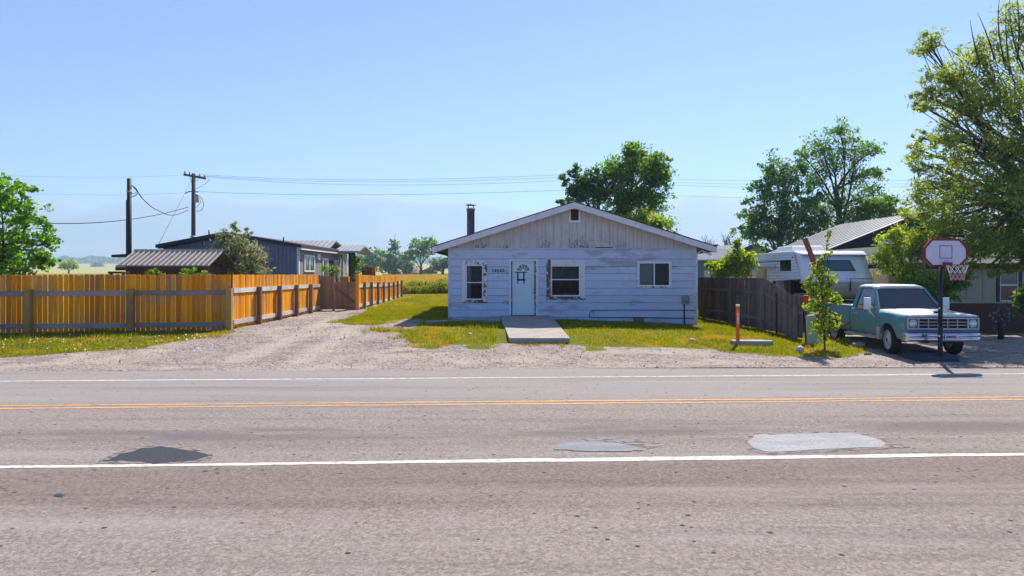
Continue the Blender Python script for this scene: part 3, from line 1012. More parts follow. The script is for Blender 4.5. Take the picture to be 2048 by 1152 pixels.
    for A, Bv in ((xl, xr), (xr, xrr)):
        p = lambda x, y, d: (x, y, roofz(x) - d)
        wp('fascia_board', MB().hexa([p(A, ya, .25), p(Bv, ya, .25), p(Bv, ya + .03, .25), p(A, ya + .03, .25), p(A, ya, th + .002), p(Bv, ya, th + .002), p(Bv, ya + .03, th + .002), p(A, ya + .03, th + .002)]), 'fascia', roof)
    for xa, xc in ((xl, xl + .03), (xrr - .03, xrr)):
        zt = roofz(xa) - th - .012
        wp('eave_board', MB().box(xa, xc, ya + .03, yb, zt - .17, zt), 'fascia', roof)
    # gable vent
    v = wp('gable_vent', MB().box(PX(1138), PX(1160.5), Y - .05, Y - .012, PZ(445), PZ(441)).box(PX(1138), PX(1160.5), Y - .05, Y - .012, PZ(419), PZ(415))
           .box(PX(1138), PX(1141.5), Y - .05, Y - .012, PZ(441), PZ(419)).box(PX(1157), PX(1160.5), Y - .05, Y - .012, PZ(441), PZ(419)), 'white_trim', wall)
    wbox('vent_back', PX(1141.5), PX(1157), Y - .02, Y - .013, PZ(441), PZ(419), 'brown_wood', t)
    sm = MB().hexa([(PX(1141.5), -.012, -.012), (PX(1157), -.012, -.012), (PX(1157), .006, .012), (PX(1141.5), .006, .012), (PX(1141.5), -.014, -.006), (PX(1157), -.014, -.006), (PX(1157), .004, .018), (PX(1141.5), .004, .018)]).mesh('slat', M['shed_wall'])
    for i in range(9):
        link('slat', sm, v, (0, Y - .028, PZ(440) + i * .043))
    # windows
    def window(k, mats, sash, split, glassrect):
        a, bb, c, d = wins[k]
        X0, X1, Z0, Z1 = PX(a), PX(bb), PZ(d), PZ(c)
        gx0, gx1, gz0, gz1 = PX(glassrect[0]), PX(glassrect[1]), PZ(glassrect[3]), PZ(glassrect[2])
        w = wp('window', MB().box(X0 - .012, X1 + .012, Y - .055, Y + .0, Z0, Z0 + .05), mats[3], t)       # sill board
        ym = Y - .05
        tw = .05
        wp('trim', MB().box(X0, gx0 - tw, ym, Y, Z0 + .05, Z1), mats[0], w)
        wp('trim', MB().box(gx1 + tw, X1, ym, Y, Z0 + .05, Z1), mats[1], w)
        wp('trim', MB().box(gx0 - tw, gx1 + tw, ym - .004, Y, gz1 + tw, Z1), mats[2], w)
        if gz0 - tw > Z0 + .055:
            wp('trim', MB().box(gx0 - tw, gx1 + tw, ym - .002, Y, Z0 + .05, gz0 - tw), mats[3], w)
        s = MB().box(gx0 - tw, gx0, Y - .02, Y + .05, gz0 - tw, gz1 + tw).box(gx1, gx1 + tw, Y - .02, Y + .05, gz0 - tw, gz1 + tw)
        s.box(gx0, gx1, Y - .02, Y + .05, gz0 - tw, gz0).box(gx0, gx1, Y - .02, Y + .05, gz1, gz1 + tw)
        if split[0] == 'h':
            zz = PZ(split[1]); s.box(gx0, gx1, Y - .015, Y + .05, zz - .018, zz + .018)
        else:
            xx = PX(split[1]); s.box(xx - .022, xx + .022, Y - .015, Y + .05, gz0, gz1)
        wp('sash', s, sash, w)
        if split[0] == 'h':
            wp('pane', MB().box(gx0, gx1, Y + .022, Y + .026, zz + .018, gz1), 'glass', w)
            wp('pane', MB().box(gx0, gx1, Y + .028, Y + .032, gz0, zz - .018), 'glass', w)
        else:
            wp('pane', MB().box(gx0, xx - .022, Y + .022, Y + .026, gz0, gz1), 'glass', w)
            wp('pane', MB().box(xx + .022, gx1, Y + .028, Y + .032, gz0, gz1), 'glass', w)
        return gx0, gx1, gz0, gz1
    def drape(name, xa, xb, z0, z1, y, m, n=14, amp=.03):
        d = MB()
        vs = []
        for i in range(n + 1):
            x = xa + (xb - xa) * i / n
            yy = y + amp * math.sin(i * 1.9)
            vs += [(x, yy, z0), (x, yy, z1), (x, yy + .01, z1), (x, yy + .01, z0)]
        fs = []
        for i in range(n):
            o = 4 * i
            fs += [(o, o + 4, o + 5, o + 1), (o + 3, o + 2, o + 6, o + 7), (o + 1, o + 5, o + 6, o + 2), (o, o + 3, o + 7, o + 4)]
        fs += [(0, 1, 2, 3), (4 * n, 4 * n + 3, 4 * n + 2, 4 * n + 1)]
        d.add(vs, fs)
        return wp(name, d, m, t)
    r = window('a', ['peel_less', 'peel', 'peel', 'peel_more'], M['peel_less'], ('h', 565), (934, 964, 532, 597))
    drape('curtain', r[0], r[0] + .14, r[2], r[3], Y + .12, 'blind', 6)
    r = window('b', ['peel_more', 'peel_less', 'peel_less', 'peel_more'], M['white_trim'], ('h', 559), (1104, 1158, 533, 590))
    drape('curtain', r[0], r[1], r[2], r[2] + .62, Y + .16, 'curtain', 22)
    drape('curtain', r[0], r[0] + .45, r[2] + .66, r[3], Y + .2, 'curtain_orange', 10)
    r = window('c', ['peel_less', 'peel_less', 'peel_less', 'peel'], M['white_trim'], ('v', 1308.5), (1279, 1338, 527, 570))
    wbox('blind', r[0], r[0] + .5, Y + .06, Y + .07, r[2], r[3], 'blind', t)
    drape('curtain', r[1] - .5, r[1], r[2], r[2] + .35, Y + .15, 'curtain', 12)
    # door
    a, bb, c, d = door
    X0, X1, Z1 = PX(a), PX(bb), PZ(c)
    Zs = PZ(631)
    dx0, dx1, dz1 = PX(1024.2), PX(1069), PZ(521.5)
    fr = wp('door_frame', MB().box(X0, X0 + .075, Y - .045, Y, Zs, Z1).box(X1 - .075, X1, Y - .045, Y, Zs, Z1).box(X0 + .075, X1 - .075, Y - .047, Y, Z1 - .07, Z1), 'peel_less', t)
    wp('jamb', MB().box(X0 + .075, dx0 - .006, Y - .02, Y + .12, Zs, dz1 + .03).box(dx1 + .006, X1 - .075, Y - .02, Y + .12, Zs, dz1 + .03).box(dx0 - .006, dx1 + .006, Y - .018, Y + .12, dz1 + .006, dz1 + .03), 'peel_more', fr)
    wp('threshold', MB().box(X0 + .07, X1 - .07, Y - .06, Y + .12, Zs - .03, Zs + .012), 'brown_wood', fr)
    db = MB().box(dx0, dx1, Y + .03, Y + .075, Zs + .015, dz1)
    dr = wp('door', db, 'door', t, False, .004)
    # raised panels
    dm = (dx0 + dx1) / 2
    for (pa, pb, qa, qb) in ((dx0 + .11, dm - .05, Zs + .18, Zs + .78), (dm + .05, dx1 - .11, Zs + .18, Zs + .78), (dx0 + .11, dm - .05, Zs + .90, Zs + 1.30), (dm + .05, dx1 - .11, Zs + .90, Zs + 1.30)):
        wp('door_panel', MB().box(pa, pb, Y + .024, Y + .03, qa, qb), 'door', dr, False, .003)
    fx, fz, frd = PX(1046.5), PZ(541.3), .235
    fl = MB()
    n = 20
    pr = [(fx + (frd + .03) * math.cos(math.pi * i / n), fz + (frd + .03) * math.sin(math.pi * i / n)) for i in range(n + 1)]
    pi_ = [(fx + frd * math.cos(math.pi * i / n), fz + frd * math.sin(math.pi * i / n)) for i in range(n + 1)]
    for i in range(n):
        fl.prism([pi_[i], pr[i], pr[i + 1], pi_[i + 1]], Y + .008, Y + .03)
    fl.box(fx - frd - .05, fx + frd + .05, Y + .004, Y + .03, fz - .035, fz)
    for i in (1, 2, 3, 4):
        an = math.pi * i / 5
        fl.bar((fx + .06 * math.cos(an), Y + .016, fz + .06 * math.sin(an)), (fx + (frd + .01) * math.cos(an), Y + .016, fz + (frd + .01) * math.sin(an)), .016, .022, (0, 1, 0))
    fan = wp('fanlight', fl, 'white_trim', dr)
    for i in range(5):
        a0, a1 = math.pi * i / 5, math.pi * (i + 1) / 5
        ar = [a0 + (a1 - a0) * q / 4 for q in range(5)]
        poly = [(fx + .05 * math.cos(a0), fz + .05 * math.sin(a0))] + [(fx + frd * math.cos(q), fz + frd * math.sin(q)) for q in ar] + [(fx + .05 * math.cos(a1), fz + .05 * math.sin(a1))]
        wp('fanlight_pane', MB().prism(poly, Y + .022, Y + .029), 'dark_glass', dr)
    wp('fanlight_hub', MB().prism([(fx + .055 * math.cos(math.pi * i / 8), fz + .055 * math.sin(math.pi * i / 8)) for i in range(9)], Y + .012, Y + .03), 'white_trim', dr)
    # notice taped to the door
    nb = wp('taped_notice', MB().box(PX(1036.5), PX(1047), Y + .026, Y + .03, PZ(557), PZ(545)), 'paper', dr)
    wp('tape_strip', MB().box(PX(1030.5), PX(1054), Y + .021, Y + .026, PZ(545.5), PZ(543)), 'tape', dr)
    wp('tape_strip', MB().box(PX(1033.5), PX(1051), Y + .021, Y + .026, PZ(561.5), PZ(558)), 'tape', dr)
    for q in (1035.5, 1047.5):
        wp('tape_strip', MB().box(PX(q - 1.2), PX(q + 1.6), Y + .0205, Y + .0255, PZ(558), PZ(545.5)), 'tape', dr)
        wp('tape_strip', MB().box(PX(q - .8), PX(q + 1.6), Y + .0205, Y + .0255, PZ(568), PZ(561.5)), 'tape_bright', dr)
    for zz, rad in ((PZ(585), .034), (PZ(579), .026)):
        wp('door_knob', MB().lathe([(.0, -.07), (rad * .8, -.068), (rad, -.05), (rad * .7, -.035), (.016, -.03), (.016, -.01), (rad, -.006), (rad, 0)], 14, (PX(1066.5), Y + .03, zz), 'y'), 'chrome', dr, True)
    # house number
    for i, ch in enumerate('56542'):
        o = link('house_number_digit', text_mesh(ch, .165, .006, M['black']), t)
        o.rotation_euler = (math.radians(90), 0, 0)
        o.location = Vector((PX(986.0 + i * 5.0), Y - .032, PZ(544.5) + .012 * math.sin(i * 2))) - t.location
    # stove pipe
    sx, sy = XY(941.5, 26.6), 26.6
    sp = wp('stove_pipe', MB().lathe([(.15, 2.9), (.15, 4.62), (.165, 4.63), (.165, 4.72), (.15, 4.73)], 20, (sx, sy, 0)), 'stovepipe', t, True)
    ca = MB()
    for k in range(4):
        an = math.pi / 4 + k * math.pi / 2
        ca.box(sx + .14 * math.cos(an) - .012, sx + .14 * math.cos(an) + .012, sy + .14 * math.sin(an) - .012, sy + .14 * math.sin(an) + .012, 4.70, 4.86)
    wp('pipe_collar', MB().lathe([(.152, 4.78), (.175, 4.78), (.175, 4.82), (.0, 4.82)], 20, (sx, sy, -.08)), 'chrome', sp, True)
    ca.lathe([(.0, 4.92), (.08, 4.915), (.20, 4.87), (.20, 4.85), (.0, 4.85)], 20, (sx, sy, 0))
    wp('pipe_cap', ca, 'stovepipe', sp)
    # electric meter and conduits, cables, crawl vent, downspout
    mx = PX(1370.5)
    mb = wp('meter_box', MB().box(mx - .13, mx + .13, Y - .15, Y - .02, PZ(608), PZ(592)), 'meter', t, False, .03)
    wp('meter_dial', MB().lathe([(.0, -.19), (.085, -.185), (.09, -.15)], 18, (mx, Y, PZ(599)), 'y'), 'meter', mb, True)
    wp('conduit', MB().tube([(mx - .05, Y - .07, PZ(608)), (mx - .055, Y - .07, PZ(652))], .022, 8), 'dark_metal', mb, True)
    cy = Y - .036
    wp('cable', MB().tube([(PX(1178.5), cy, PZ(634)), (PX(1179.5), cy, PZ(626)), (PX(1183), cy, PZ(620.5)), (PX(1250), cy, PZ(619.8)), (PX(1389), cy, PZ(620.5))], .011, 6), 'wire', t, True)
    wp('cable', MB().tube([(PX(1178), cy, PZ(633)), (PX(1184), cy, PZ(634.8)), (PX(1260), cy, PZ(635.2)), (PX(1388), cy, PZ(637))], .013, 6), 'wire', t, True)
    wp('cable', MB().tube([(PX(1186.5), cy, PZ(620)), (PX(1187), cy, PZ(629))], .008, 6), 'wire', t, True)
    cv = wp('crawl_vent', MB().box(PX(1266), PX(1287.5), Y - .035, Y - .024, PZ(646), PZ(634)), 'brown_wood', t)
    vs_ = MB().box(-.19, .19, -.012, 0, -.008, .008).mesh('vent_bar', M['soffit'])
    for i in range(5):
        link('vent_bar', vs_, cv, (PX(1276.7), Y - .036, PZ(645) + .04 * i))
    dsx = x1 + .035
    wp('downspout', MB().tube([(xrr - .05, Y - .1, roofz(xrr) - .30), (x1 + .2, Y - .06, roofz(x1) - .34), (dsx, Y - .05, roofz(x1) - .45), (dsx, Y - .05, PZ(655))], .032, 8), 'white_trim', t, True)
    return t
house()

# concrete ramp in front of the door and the walk beside it
def ramp():
    t = thing('concrete_ramp', 'concrete ramp slab leading up to the white front door', 'ramp', (.6, 22, .3))
    sec = [(-.40, 1.38, 24.96, .665), (-.38, 1.40, 24.1, .655), (-.30, 1.50, 22.6, .57), (-.08, 1.635, 19.2, .385)]
    b = MB()
    vs = []
    for (a, e, y, z) in sec:
        vs += [(a, y, z), (e, y, z), (e, y, z - .34), (a, y, z - .34)]
    fs = []
    for i in range(len(sec) - 1):
        o = 4 * i
        for k in range(4):
            fs.append((o + k, o + (k + 1) % 4, o + 4 + (k + 1) % 4, o + 4 + k))
    fs += [(0, 1, 2, 3), (15, 14, 13, 12)]
    b.add(vs, fs)
    wp('slab', b, 'concrete', t, False, .012)
    t2 = tag(MB().hexa([(-3.02, 23.55, .30), (-.40, 23.62, .30), (-.40, 24.28, .30), (-2.95, 24.15, .30), (-3.02, 23.55, .535), (-.40, 23.62, .625), (-.40, 24.28, .63), (-2.95, 24.15, .54)])
        .build('concrete_walk', M['concrete'], None, False, .01), 'narrow concrete walk running along the house front to the ramp', 'path')
ramp()

# ------------------------------------------------------------------ plank fences on the left
def picket_mesh(name, m, w=.146, h=1.8, th=.019):
    pts = [(-w / 2, 0), (w / 2, 0), (w / 2, h - .035), (w / 2 - .02, h - .01), (w / 2 - .045, h), (-w / 2 + .045, h), (-w / 2 + .02, h - .01), (-w / 2, h - .035)]
    return MB().prism(pts, -th / 2, th / 2).mesh(name, m)
PK = picket_mesh('picket', M['cedar'])
PKG = picket_mesh('picket', M['gate_wood'])
PKO = picket_mesh('picket', M['old_fence'], .14)

def fence(name, label, A, Bp, topf, side, posts, rails, mpk, m_rail, m_post, pitch=.155, pw=.15, post_top=None, group=None, round_post=True, lift=.05, seed=1, skip=lambda t: False):
    """A,B: (x,y) ends; side: +1/-1 which side carries rails and posts; posts: list of t along, rails: list of height pairs (absolute offsets from top)"""
    rr = random.Random(seed)
    A, Bp = Vector((*A, 0)), Vector((*Bp, 0))
    L = (Bp - A).length
    d = (Bp - A) / L
    nrm = Vector((d.y, -d.x, 0)) * side
    ang = math.atan2(d.y, d.x)
    t = thing(name, label, 'fence', (A.x, A.y, H(A.x, A.y)), 0, group)
    n = int(L / pitch)
    for i in range(n + 1):
        s = (i + .5) * pitch
        if s > L: break
        if skip(s / L): continue
        p = A + d * s
        zb = H(p.x, p.y) + lift + rr.uniform(-.01, .02)
        zt = topf(s / L) + rr.uniform(-.012, .012)
        o = link('picket', mpk, t, Vector((p.x, p.y, zb)) - t.location + nrm * rr.uniform(-.004, .004), (rr.uniform(-.006, .006), rr.uniform(-.006, .006), ang + rr.uniform(-.02, .02)))
        o.scale = (rr.uniform(.955, 1.0), 1, (zt - zb) / 1.8)
    ps = list(posts)
    ends = [0.0] + [q for q in ps if 0.01 < q < .99] + [1.0]
    for (dt, hh) in rails:
        for q0, q1 in zip(ends[:-1], ends[1:]):
            p0, p1 = A + d * L * q0, A + d * L * q1
            o0 = nrm * (.0095 + .02 + .004)
            c0 = Vector((p0.x, p0.y, topf(q0) - dt)) + o0
            c1 = Vector((p1.x, p1.y, topf(q1) - dt)) + o0
            wp('rail', MB().bar(c0, c1, .04, hh), m_rail, t)
    for q in ps:
        p = A + d * L * q + nrm * (pw / 2 + .015 + .04)
        zt = topf(q) - (post_top if post_top is not None else .45)
        z0 = H(p.x, p.y) - .3
        h = pw / 2
        cs, sn = math.cos(ang), math.sin(ang)
        def pt(a, b, z): return (p.x + a * cs - b * sn, p.y + a * sn + b * cs, z)
        b = MB()
        if round_post:
            lv = [(1, z0), (1, zt - .06), (.85, zt - .02), (.55, zt)]
        else:
            lv = [(1, z0), (1, zt)]
        vs = []
        for f_, z in lv:
            vs += [pt(-h * f_, -h, z), pt(h * f_, -h, z), pt(h * f_, h, z), pt(-h * f_, h, z)]
        fs = [(3, 2, 1, 0)]
        for i in range(len(lv) - 1):
            o = 4 * i
            fs += [(o + k, o + (k + 1) % 4, o + 4 + (k + 1) % 4, o + 4 + k) for k in range(4)]
        o = 4 * (len(lv) - 1)
        fs.append((o, o + 1, o + 2, o + 3))
        b.add(vs, fs)
        wp('post', b, m_post, t)
    return t

CX, CY = -9.13, 22.3
FA = (-19.5, CY - (19.5 - 9.13) * .114)
def tf(px):                # parameter along the front fence hit by a pixel column
    k = (px - 1024) / F
    # x = k*y ; point = FA + t*(C-FA)
    dx, dy = CX - FA[0], CY - FA[1]
    return (k * FA[1] - FA[0]) / (dx - k * dy)
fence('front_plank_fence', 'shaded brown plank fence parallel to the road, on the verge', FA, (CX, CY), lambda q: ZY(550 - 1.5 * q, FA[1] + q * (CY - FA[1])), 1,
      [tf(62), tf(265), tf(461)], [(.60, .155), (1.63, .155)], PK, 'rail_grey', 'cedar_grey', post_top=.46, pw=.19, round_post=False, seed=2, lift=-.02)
SA, SB = (CX, CY), (-9.30, 32.9)
def ts(px, A, Bp):
    k = (px - 1024) / F
    dx, dy = Bp[0] - A[0], Bp[1] - A[1]
    return (k * A[1] - A[0]) / (dx - k * dy)
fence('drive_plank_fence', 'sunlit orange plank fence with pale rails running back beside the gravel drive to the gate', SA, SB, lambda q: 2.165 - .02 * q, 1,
      [ts(p, (SA[0] + .11, SA[1]), (SB[0] + .11, SB[1])) for p in (517.5, 558.5, 592.5, 621.0)], [(.525, .15), (1.56, .15)], PK, 'rail_grey_y_lit', 'post_wood', post_top=.43, pw=.15, seed=3)
GA, GB = (-7.50, 33.3), (-8.35, 51.6)
def topg(q):
    Y = GA[1] + q * (GB[1] - GA[1])
    px = 1024 + F * (GA[0] + q * (GB[0] - GA[0])) / Y
    return ZY(float(np.interp(px, [714, 740, 760, 780, 792, 803], [549.5, 550.5, 552.5, 553.5, 552, 550])), Y)
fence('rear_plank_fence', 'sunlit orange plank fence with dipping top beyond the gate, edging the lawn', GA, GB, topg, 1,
      [ts(p, (GA[0] + .11, GA[1]), (GB[0] + .11, GB[1])) for p in (729, 743, 756, 767.5, 778, 787.5, 795.5, 803)], [(.55, .15), (1.5, .15)], PK, 'rail_grey_y_lit', 'post_wood', post_top=.36, pw=.13, seed=4)

def gate():
    Y = 33.2
    t = thing('plank_gate', 'low brown plank gate with diagonal brace between the two orange fences', 'gate', (XY(690, Y), Y, .4))
    gnd = H(-8.3, Y)
    x0, x1 = XY(670, Y), XY(711, Y)
    zt = ZY(563, Y)
    n = 7
    for i in range(n):
        x = x0 + (x1 - x0) * (i + .5) / n
        o = link('gate_board', PKG, t, Vector((x, Y, gnd + .05)) - t.location)
        o.scale = ((x1 - x0) / n / .15, 1, (zt - gnd - .05) / 1.8)
    wp('gate_rail', MB().box(x0, x1, Y - .05, Y - .011, zt - .28, zt - .15), 'gate_wood', t)
    wp('gate_rail', MB().box(x0, x1, Y - .05, Y - .011, gnd + .2, gnd + .34), 'gate_wood', t)
    wp('brace', MB().bar((x0 + .05, Y - .033, zt - .30), (x1 - .05, Y - .033, gnd + .37), .04, .13, (0, 0, 1)), 'post_wood', t)
    wp('gate_latch', MB().box(x0 + .02, x0 + .1, Y - .07, Y - .05, zt - .45, zt - .42), 'dark_metal', t)
    t2 = thing('gate_side_panel', 'fixed tall brown plank panel between the drive fence and the low gate', 'fence', (XY(655, Y), Y + .02, .4))
    for i in range(5):
        x = XY(642, Y) + i * .128
        o = link('picket', PKG, t2, Vector((x + .05, Y + .04, gnd + .04)) - t2.location)
        o.scale = (.85, 1, (ZY(551 + (i % 2), Y) - gnd - .04) / 1.8)
    wp('post', MB().box(XY(637, Y), XY(642, Y), Y - .12, Y + .05, gnd - .3, 2.12), 'gate_wood', t2)
    wp('rail', MB().box(XY(641, Y), XY(667, Y), Y - .01, Y + .028, 1.55, 1.67), 'gate_wood', t2)
    wp('rail', MB().box(XY(641, Y), XY(667, Y), Y - .01, Y + .028, .65, .78), 'gate_wood', t2)
    wp('post', MB().box(XY(666, Y), XY(669.6, Y), Y - .07, Y + .07, gnd - .3, 2.09), 'gate_wood', t2)
    t3 = tag(MB().box(XY(711.4, Y), XY(718, Y), Y - .06, Y + .08, gnd - .3, ZY(549.5, Y)).build('gate_post', M['cedar'], None, False, .006), 'orange square post that closes the low plank gate', 'post')
gate()

# ------------------------------------------------------------------ old fence on the right of the house
def old_fence():
    A, Bp = (8.30, 30.4), (8.86, 20.75)
    def top(q):
        Y = A[1] + q * (Bp[1] - A[1])
        px = 1024 + F * (A[0] + q * (Bp[0] - A[0])) / Y
        return ZY(float(np.interp(px, [1396, 1480, 1530, 1538, 1580, 1600, 1640], [554, 555, 556, 561, 589, 592, 593])), Y)
    f = fence('weathered_plank_fence', 'weathered grey-brown plank fence with a stepped down end beside the house', A, Bp, top, 1,
          [ts(p, (A[0] - .1, A[1]), (Bp[0] - .1, Bp[1])) for p in (1408, 1460, 1525, 1591)], [(.5, .1), (1.4, .1)], PKO, 'old_post', 'old_post', pitch=.148, pw=.11, post_top=.30, seed=6, round_post=False, skip=lambda q: False)
    for nm, lb, px, Y, py0, py1, w, m in (('fence_post', 'dark thin stake against the lower weathered fence', 1553, 22.2, 585, 655, .05, 'stake'),
                                         ('end_post', 'leaning weathered end post beside the pale green pedestal', 1612.5, 20.4, 593, 684, .13, 'old_post')):
        p = P(px, py0, Y)
        q = (p.x + .12 * (nm == 'end_post'), Y, H(p.x, Y) - .2)
        b = MB().bar(q, p, w, w)
        o = b.build(nm, M[m], None); tag(o, lb, 'post')
old_fence()

# ------------------------------------------------------------------ small things in front
def smalls():
    # pale green utility pedestal
    Y = 19.9
    x = XY(1625.5, Y); g = H(x, Y)
    t = thing('utility_pedestal', 'pale green utility pedestal with yellow sticker beside the weathered fence end', 'pedestal', (x, Y, g))
    h = .86
    b = MB()
    lv = [(.135, -.1), (.135, .08), (.12, .10), (.115, h - .02), (.10, h)]
    vs = []
    for r_, z in lv: vs += [(-r_, -r_ * .8, z), (r_, -r_ * .8, z), (r_, r_ * .8, z), (-r_, r_ * .8, z)]
    fs = [(3, 2, 1, 0), (16, 17, 18, 19)]
    for i in range(4): fs += [(4 * i + k, 4 * i + (k + 1) % 4, 4 * i + 4 + (k + 1) % 4, 4 * i + 4 + k) for k in range(4)]
    b.add(vs, fs); o = b.build('cabinet', M['pedestal'], t); o.rotation_euler = (0, math.radians(-4), 0)
    s = MB().box(.02, .10, -.099, -.096, h - .30, h - .10).build('sticker', M['sticker'], t); s.rotation_euler = (0, math.radians(-4), 0)
    # orange marker post and the concrete lid beside it
    Y = 19.35
    x = XY(1475.5, Y); g = H(x, Y)
    t = thing('orange_marker_post', 'tall orange cable marker post with white cap in the lawn', 'marker post', (x, Y, g))
    MB().box(-.05, .05, -.018, .018, -.1, 1.10).build('post_body', M['orange'], t, False, .006)
    MB().box(-.056, .056, -.024, .024, 1.10, 1.16).build('cap', M['white'], t, False, .008)
    rr = random.Random(3)
    for i in range(7):
        MB().box(-.022 + rr.uniform(-.008, .008), .02 + rr.uniform(-.01, .01), -.022, -.0185, .62 + i * .045, .645 + i * .045 + rr.uniform(0, .012)).build('lettering_mark', M['white'], t)
    (ax, ay), (bx, by) = GP(1466, 690), GP(1548, 692)
    z = H(ax, ay)
    b = MB()
    pts = [(ax - .02, ay - .05), (bx - .12, by - .10), (bx + .02, by + .10), (bx - .25, by + .42), (ax + .04, ay + .38)]
    b.prism(pts, z - .05, z + .12, 'z')
    tag(b.build('concrete_slab', M['concrete'], None, False, .012), 'flat pale concrete vault lid beside the orange marker post', 'slab')
    # red reflector on its stake
    Y = 20.25
    p = P(1611.5, 598, Y); g = H(p.x, Y)
    t = thing('reflector_stake', 'bright red reflector on a stake behind the leafy sapling', 'reflector', (p.x, Y, g))
    MB().box(-.02, .02, -.01, .01, -.1, p.z - g + .05).build('stake', M['stake'], t)
    MB().box(-.07, .07, -.028, -.011, p.z - g - .13, p.z - g + .11).build('reflector', M['red'], t, False, .01)
    # rocks
    def rock(px, py, r_, m, lb, seed):
        rg = np.random.default_rng(seed)
        x, y = GP(px, py)
        z = H(x, y)
        import bmesh
        bm = bmesh.new(); bmesh.ops.create_icosphere(bm, subdivisions=3, radius=r_)
        ph = rg.uniform(0, 6, 6)
        for v in bm.verts:
            c = v.co / r_
            k = 1 + .13 * math.sin(3 * c.x + ph[0]) + .11 * math.sin(4 * c.y + ph[1]) + .12 * math.sin(3.5 * c.z + ph[2]) + .05 * math.sin(9 * c.x + 7 * c.y + ph[3])
            v.co = Vector((c.x * r_ * k * 1.15, c.y * r_ * k, c.z * r_ * k * .8))
        me = bpy.data.meshes.new('rock'); bm.to_mesh(me); bm.free(); me.materials.append(M[m])
        me.polygons.foreach_set('use_smooth', [True] * len(me.polygons))
        o = link('rock', me, None, (x, y, z + r_ * .35), (0, 0, rg.uniform(0, 6)))
        tag(o, lb, 'rock')
    rock(1719, 695, .15, 'rock', 'round brown rock beside the front wheel of the pickup', 1)
    rock(1600, 703, .11, 'rock_white', 'pale stone at the lawn edge below the end post of the weathered fence', 2)
    rock(1640, 686, .12, 'rock_white', 'pale stone at the foot of the green pedestal', 3)
    rock(1384, 683, .08, 'rock_white', 'small white stone on the dry lawn in front of the meter box', 4)
    rock(1697, 681, .09, 'rock', 'small grey stone in the shade beneath the running board', 5)
    rock(940, 669, .05, 'rock_white', 'small white stone in the lawn left of the ramp', 6)
    # loose boards below the front fence
    for (a, e, py, lb) in ((16, 60, 667, 'loose sunlit board lying under the shaded plank fence, left of its thick post'), (70, 132, 665.5, 'loose sunlit board lying under the shaded plank fence, right of its thick post')):
        p0, p1 = GP(a, py), GP(e, py)
        o = MB().bar((p0[0], p0[1], H(*p0) + .03), (p1[0], p1[1], H(*p1) + .035), .09, .03).build('loose_board', M['cedar'], None)
        tag(o, lb, 'board')
    # leaning stakes in the field edge
    for px0, py0, px1, py1, lb in ((846, 588, 852, 563, 'dark leaning stake in the weeds at the field edge, the taller of two'), (841, 580, 839, 566, 'dark short stake in the weeds beside the taller leaning stake')):
        Y = 57.2
        a, b2 = P(px0, py0 + 4, Y), P(px1, py1, Y)
        tag(MB().bar(a, b2, .09, .09).build('field_stake', M['stake'], None), lb, 'stake')
smalls()

# ------------------------------------------------------------------ shed and neighbour home on the left
def shed():
    t = thing('garden_shed', 'low brown shed with ribbed metal roof behind the shaded plank fence', 'shed', (-13.3, 27.3, .4))
    ye, yr = 26.0, 27.35
    ze, zr = ZY(531, ye), ZY(501, yr)
    x0, x1 = -15.1, -11.55
    slope = lambda y: ze + (zr - ze) * (y - ye) / (yr - ye)
    wp('roof_slope', MB().hexa([(x0, ye, ze - .05), (x1, ye, ze - .05), (x1, yr, zr - .05), (x0, yr, zr - .05), (x0, ye, ze), (x1, ye, ze), (x1, yr, zr), (x0, yr, zr)]), 'metal_roof', t)
    wp('roof_slope', MB().hexa([(x0, yr, zr - .05), (x1, yr, zr - .05), (x1, 2 * yr - ye, ze - .05), (x0, 2 * yr - ye, ze - .05), (x0, yr, zr), (x1, yr, zr), (x1, 2 * yr - ye, ze), (x0, 2 * yr - ye, ze)]), 'metal_roof', t)
    n = 18
    for i in range(n):
        x = x0 + .03 + (x1 - x0 - .06) * i / (n - 1)
        wp('roof_rib', MB().hexa([(x - .016, ye - .005, ze), (x + .016, ye - .005, ze), (x + .016, yr, zr), (x - .016, yr, zr), (x - .008, ye - .005, ze + .03), (x + .008, ye - .005, ze + .03), (x + .008, yr, zr + .03), (x - .008, yr, zr + .03)]), 'roof_rib', t)
    wp('ridge_cap', MB().prism([(yr - .16, zr - .06), (yr, zr + .05), (yr + .16, zr - .06), (yr, zr + .02)], x0 - .03, x1 + .03, 'x'), 'metal_roof', t)
    wp('eave_board', MB().box(x0, x1, ye - .02, ye + .01, ze - .19, ze - .055), 'brown_wood', t)
    wp('wall', MB().box(x0 + .35, x1 - .3, ye + .3, ye + .36, .2, ze + .05).box(x0 + .35, x0 + .41, ye + .36, 2 * yr - ye - .3, .2, ze).box(x1 - .36, x1 - .3, ye + .36, 2 * yr - ye - .3, .2, ze), 'shed_wall', t)
    t2 = thing('firewood_rack', 'dark low rack beside the ribbed roof shed, above the fence top', 'rack', (-15.2, 25.4, .4))
    wp('top_board', MB().box(XY(222, 25.4), XY(251, 25.4), 25.2, 25.7, ZY(547, 25.4), ZY(543, 25.4)), 'brown_wood', t2)
    for xx in (XY(224, 25.4), XY(249, 25.4)):
        wp('leg', MB().box(xx - .04, xx + .04, 25.3, 25.38, .2, ZY(547, 25.4)), 'brown_wood', t2)
shed()

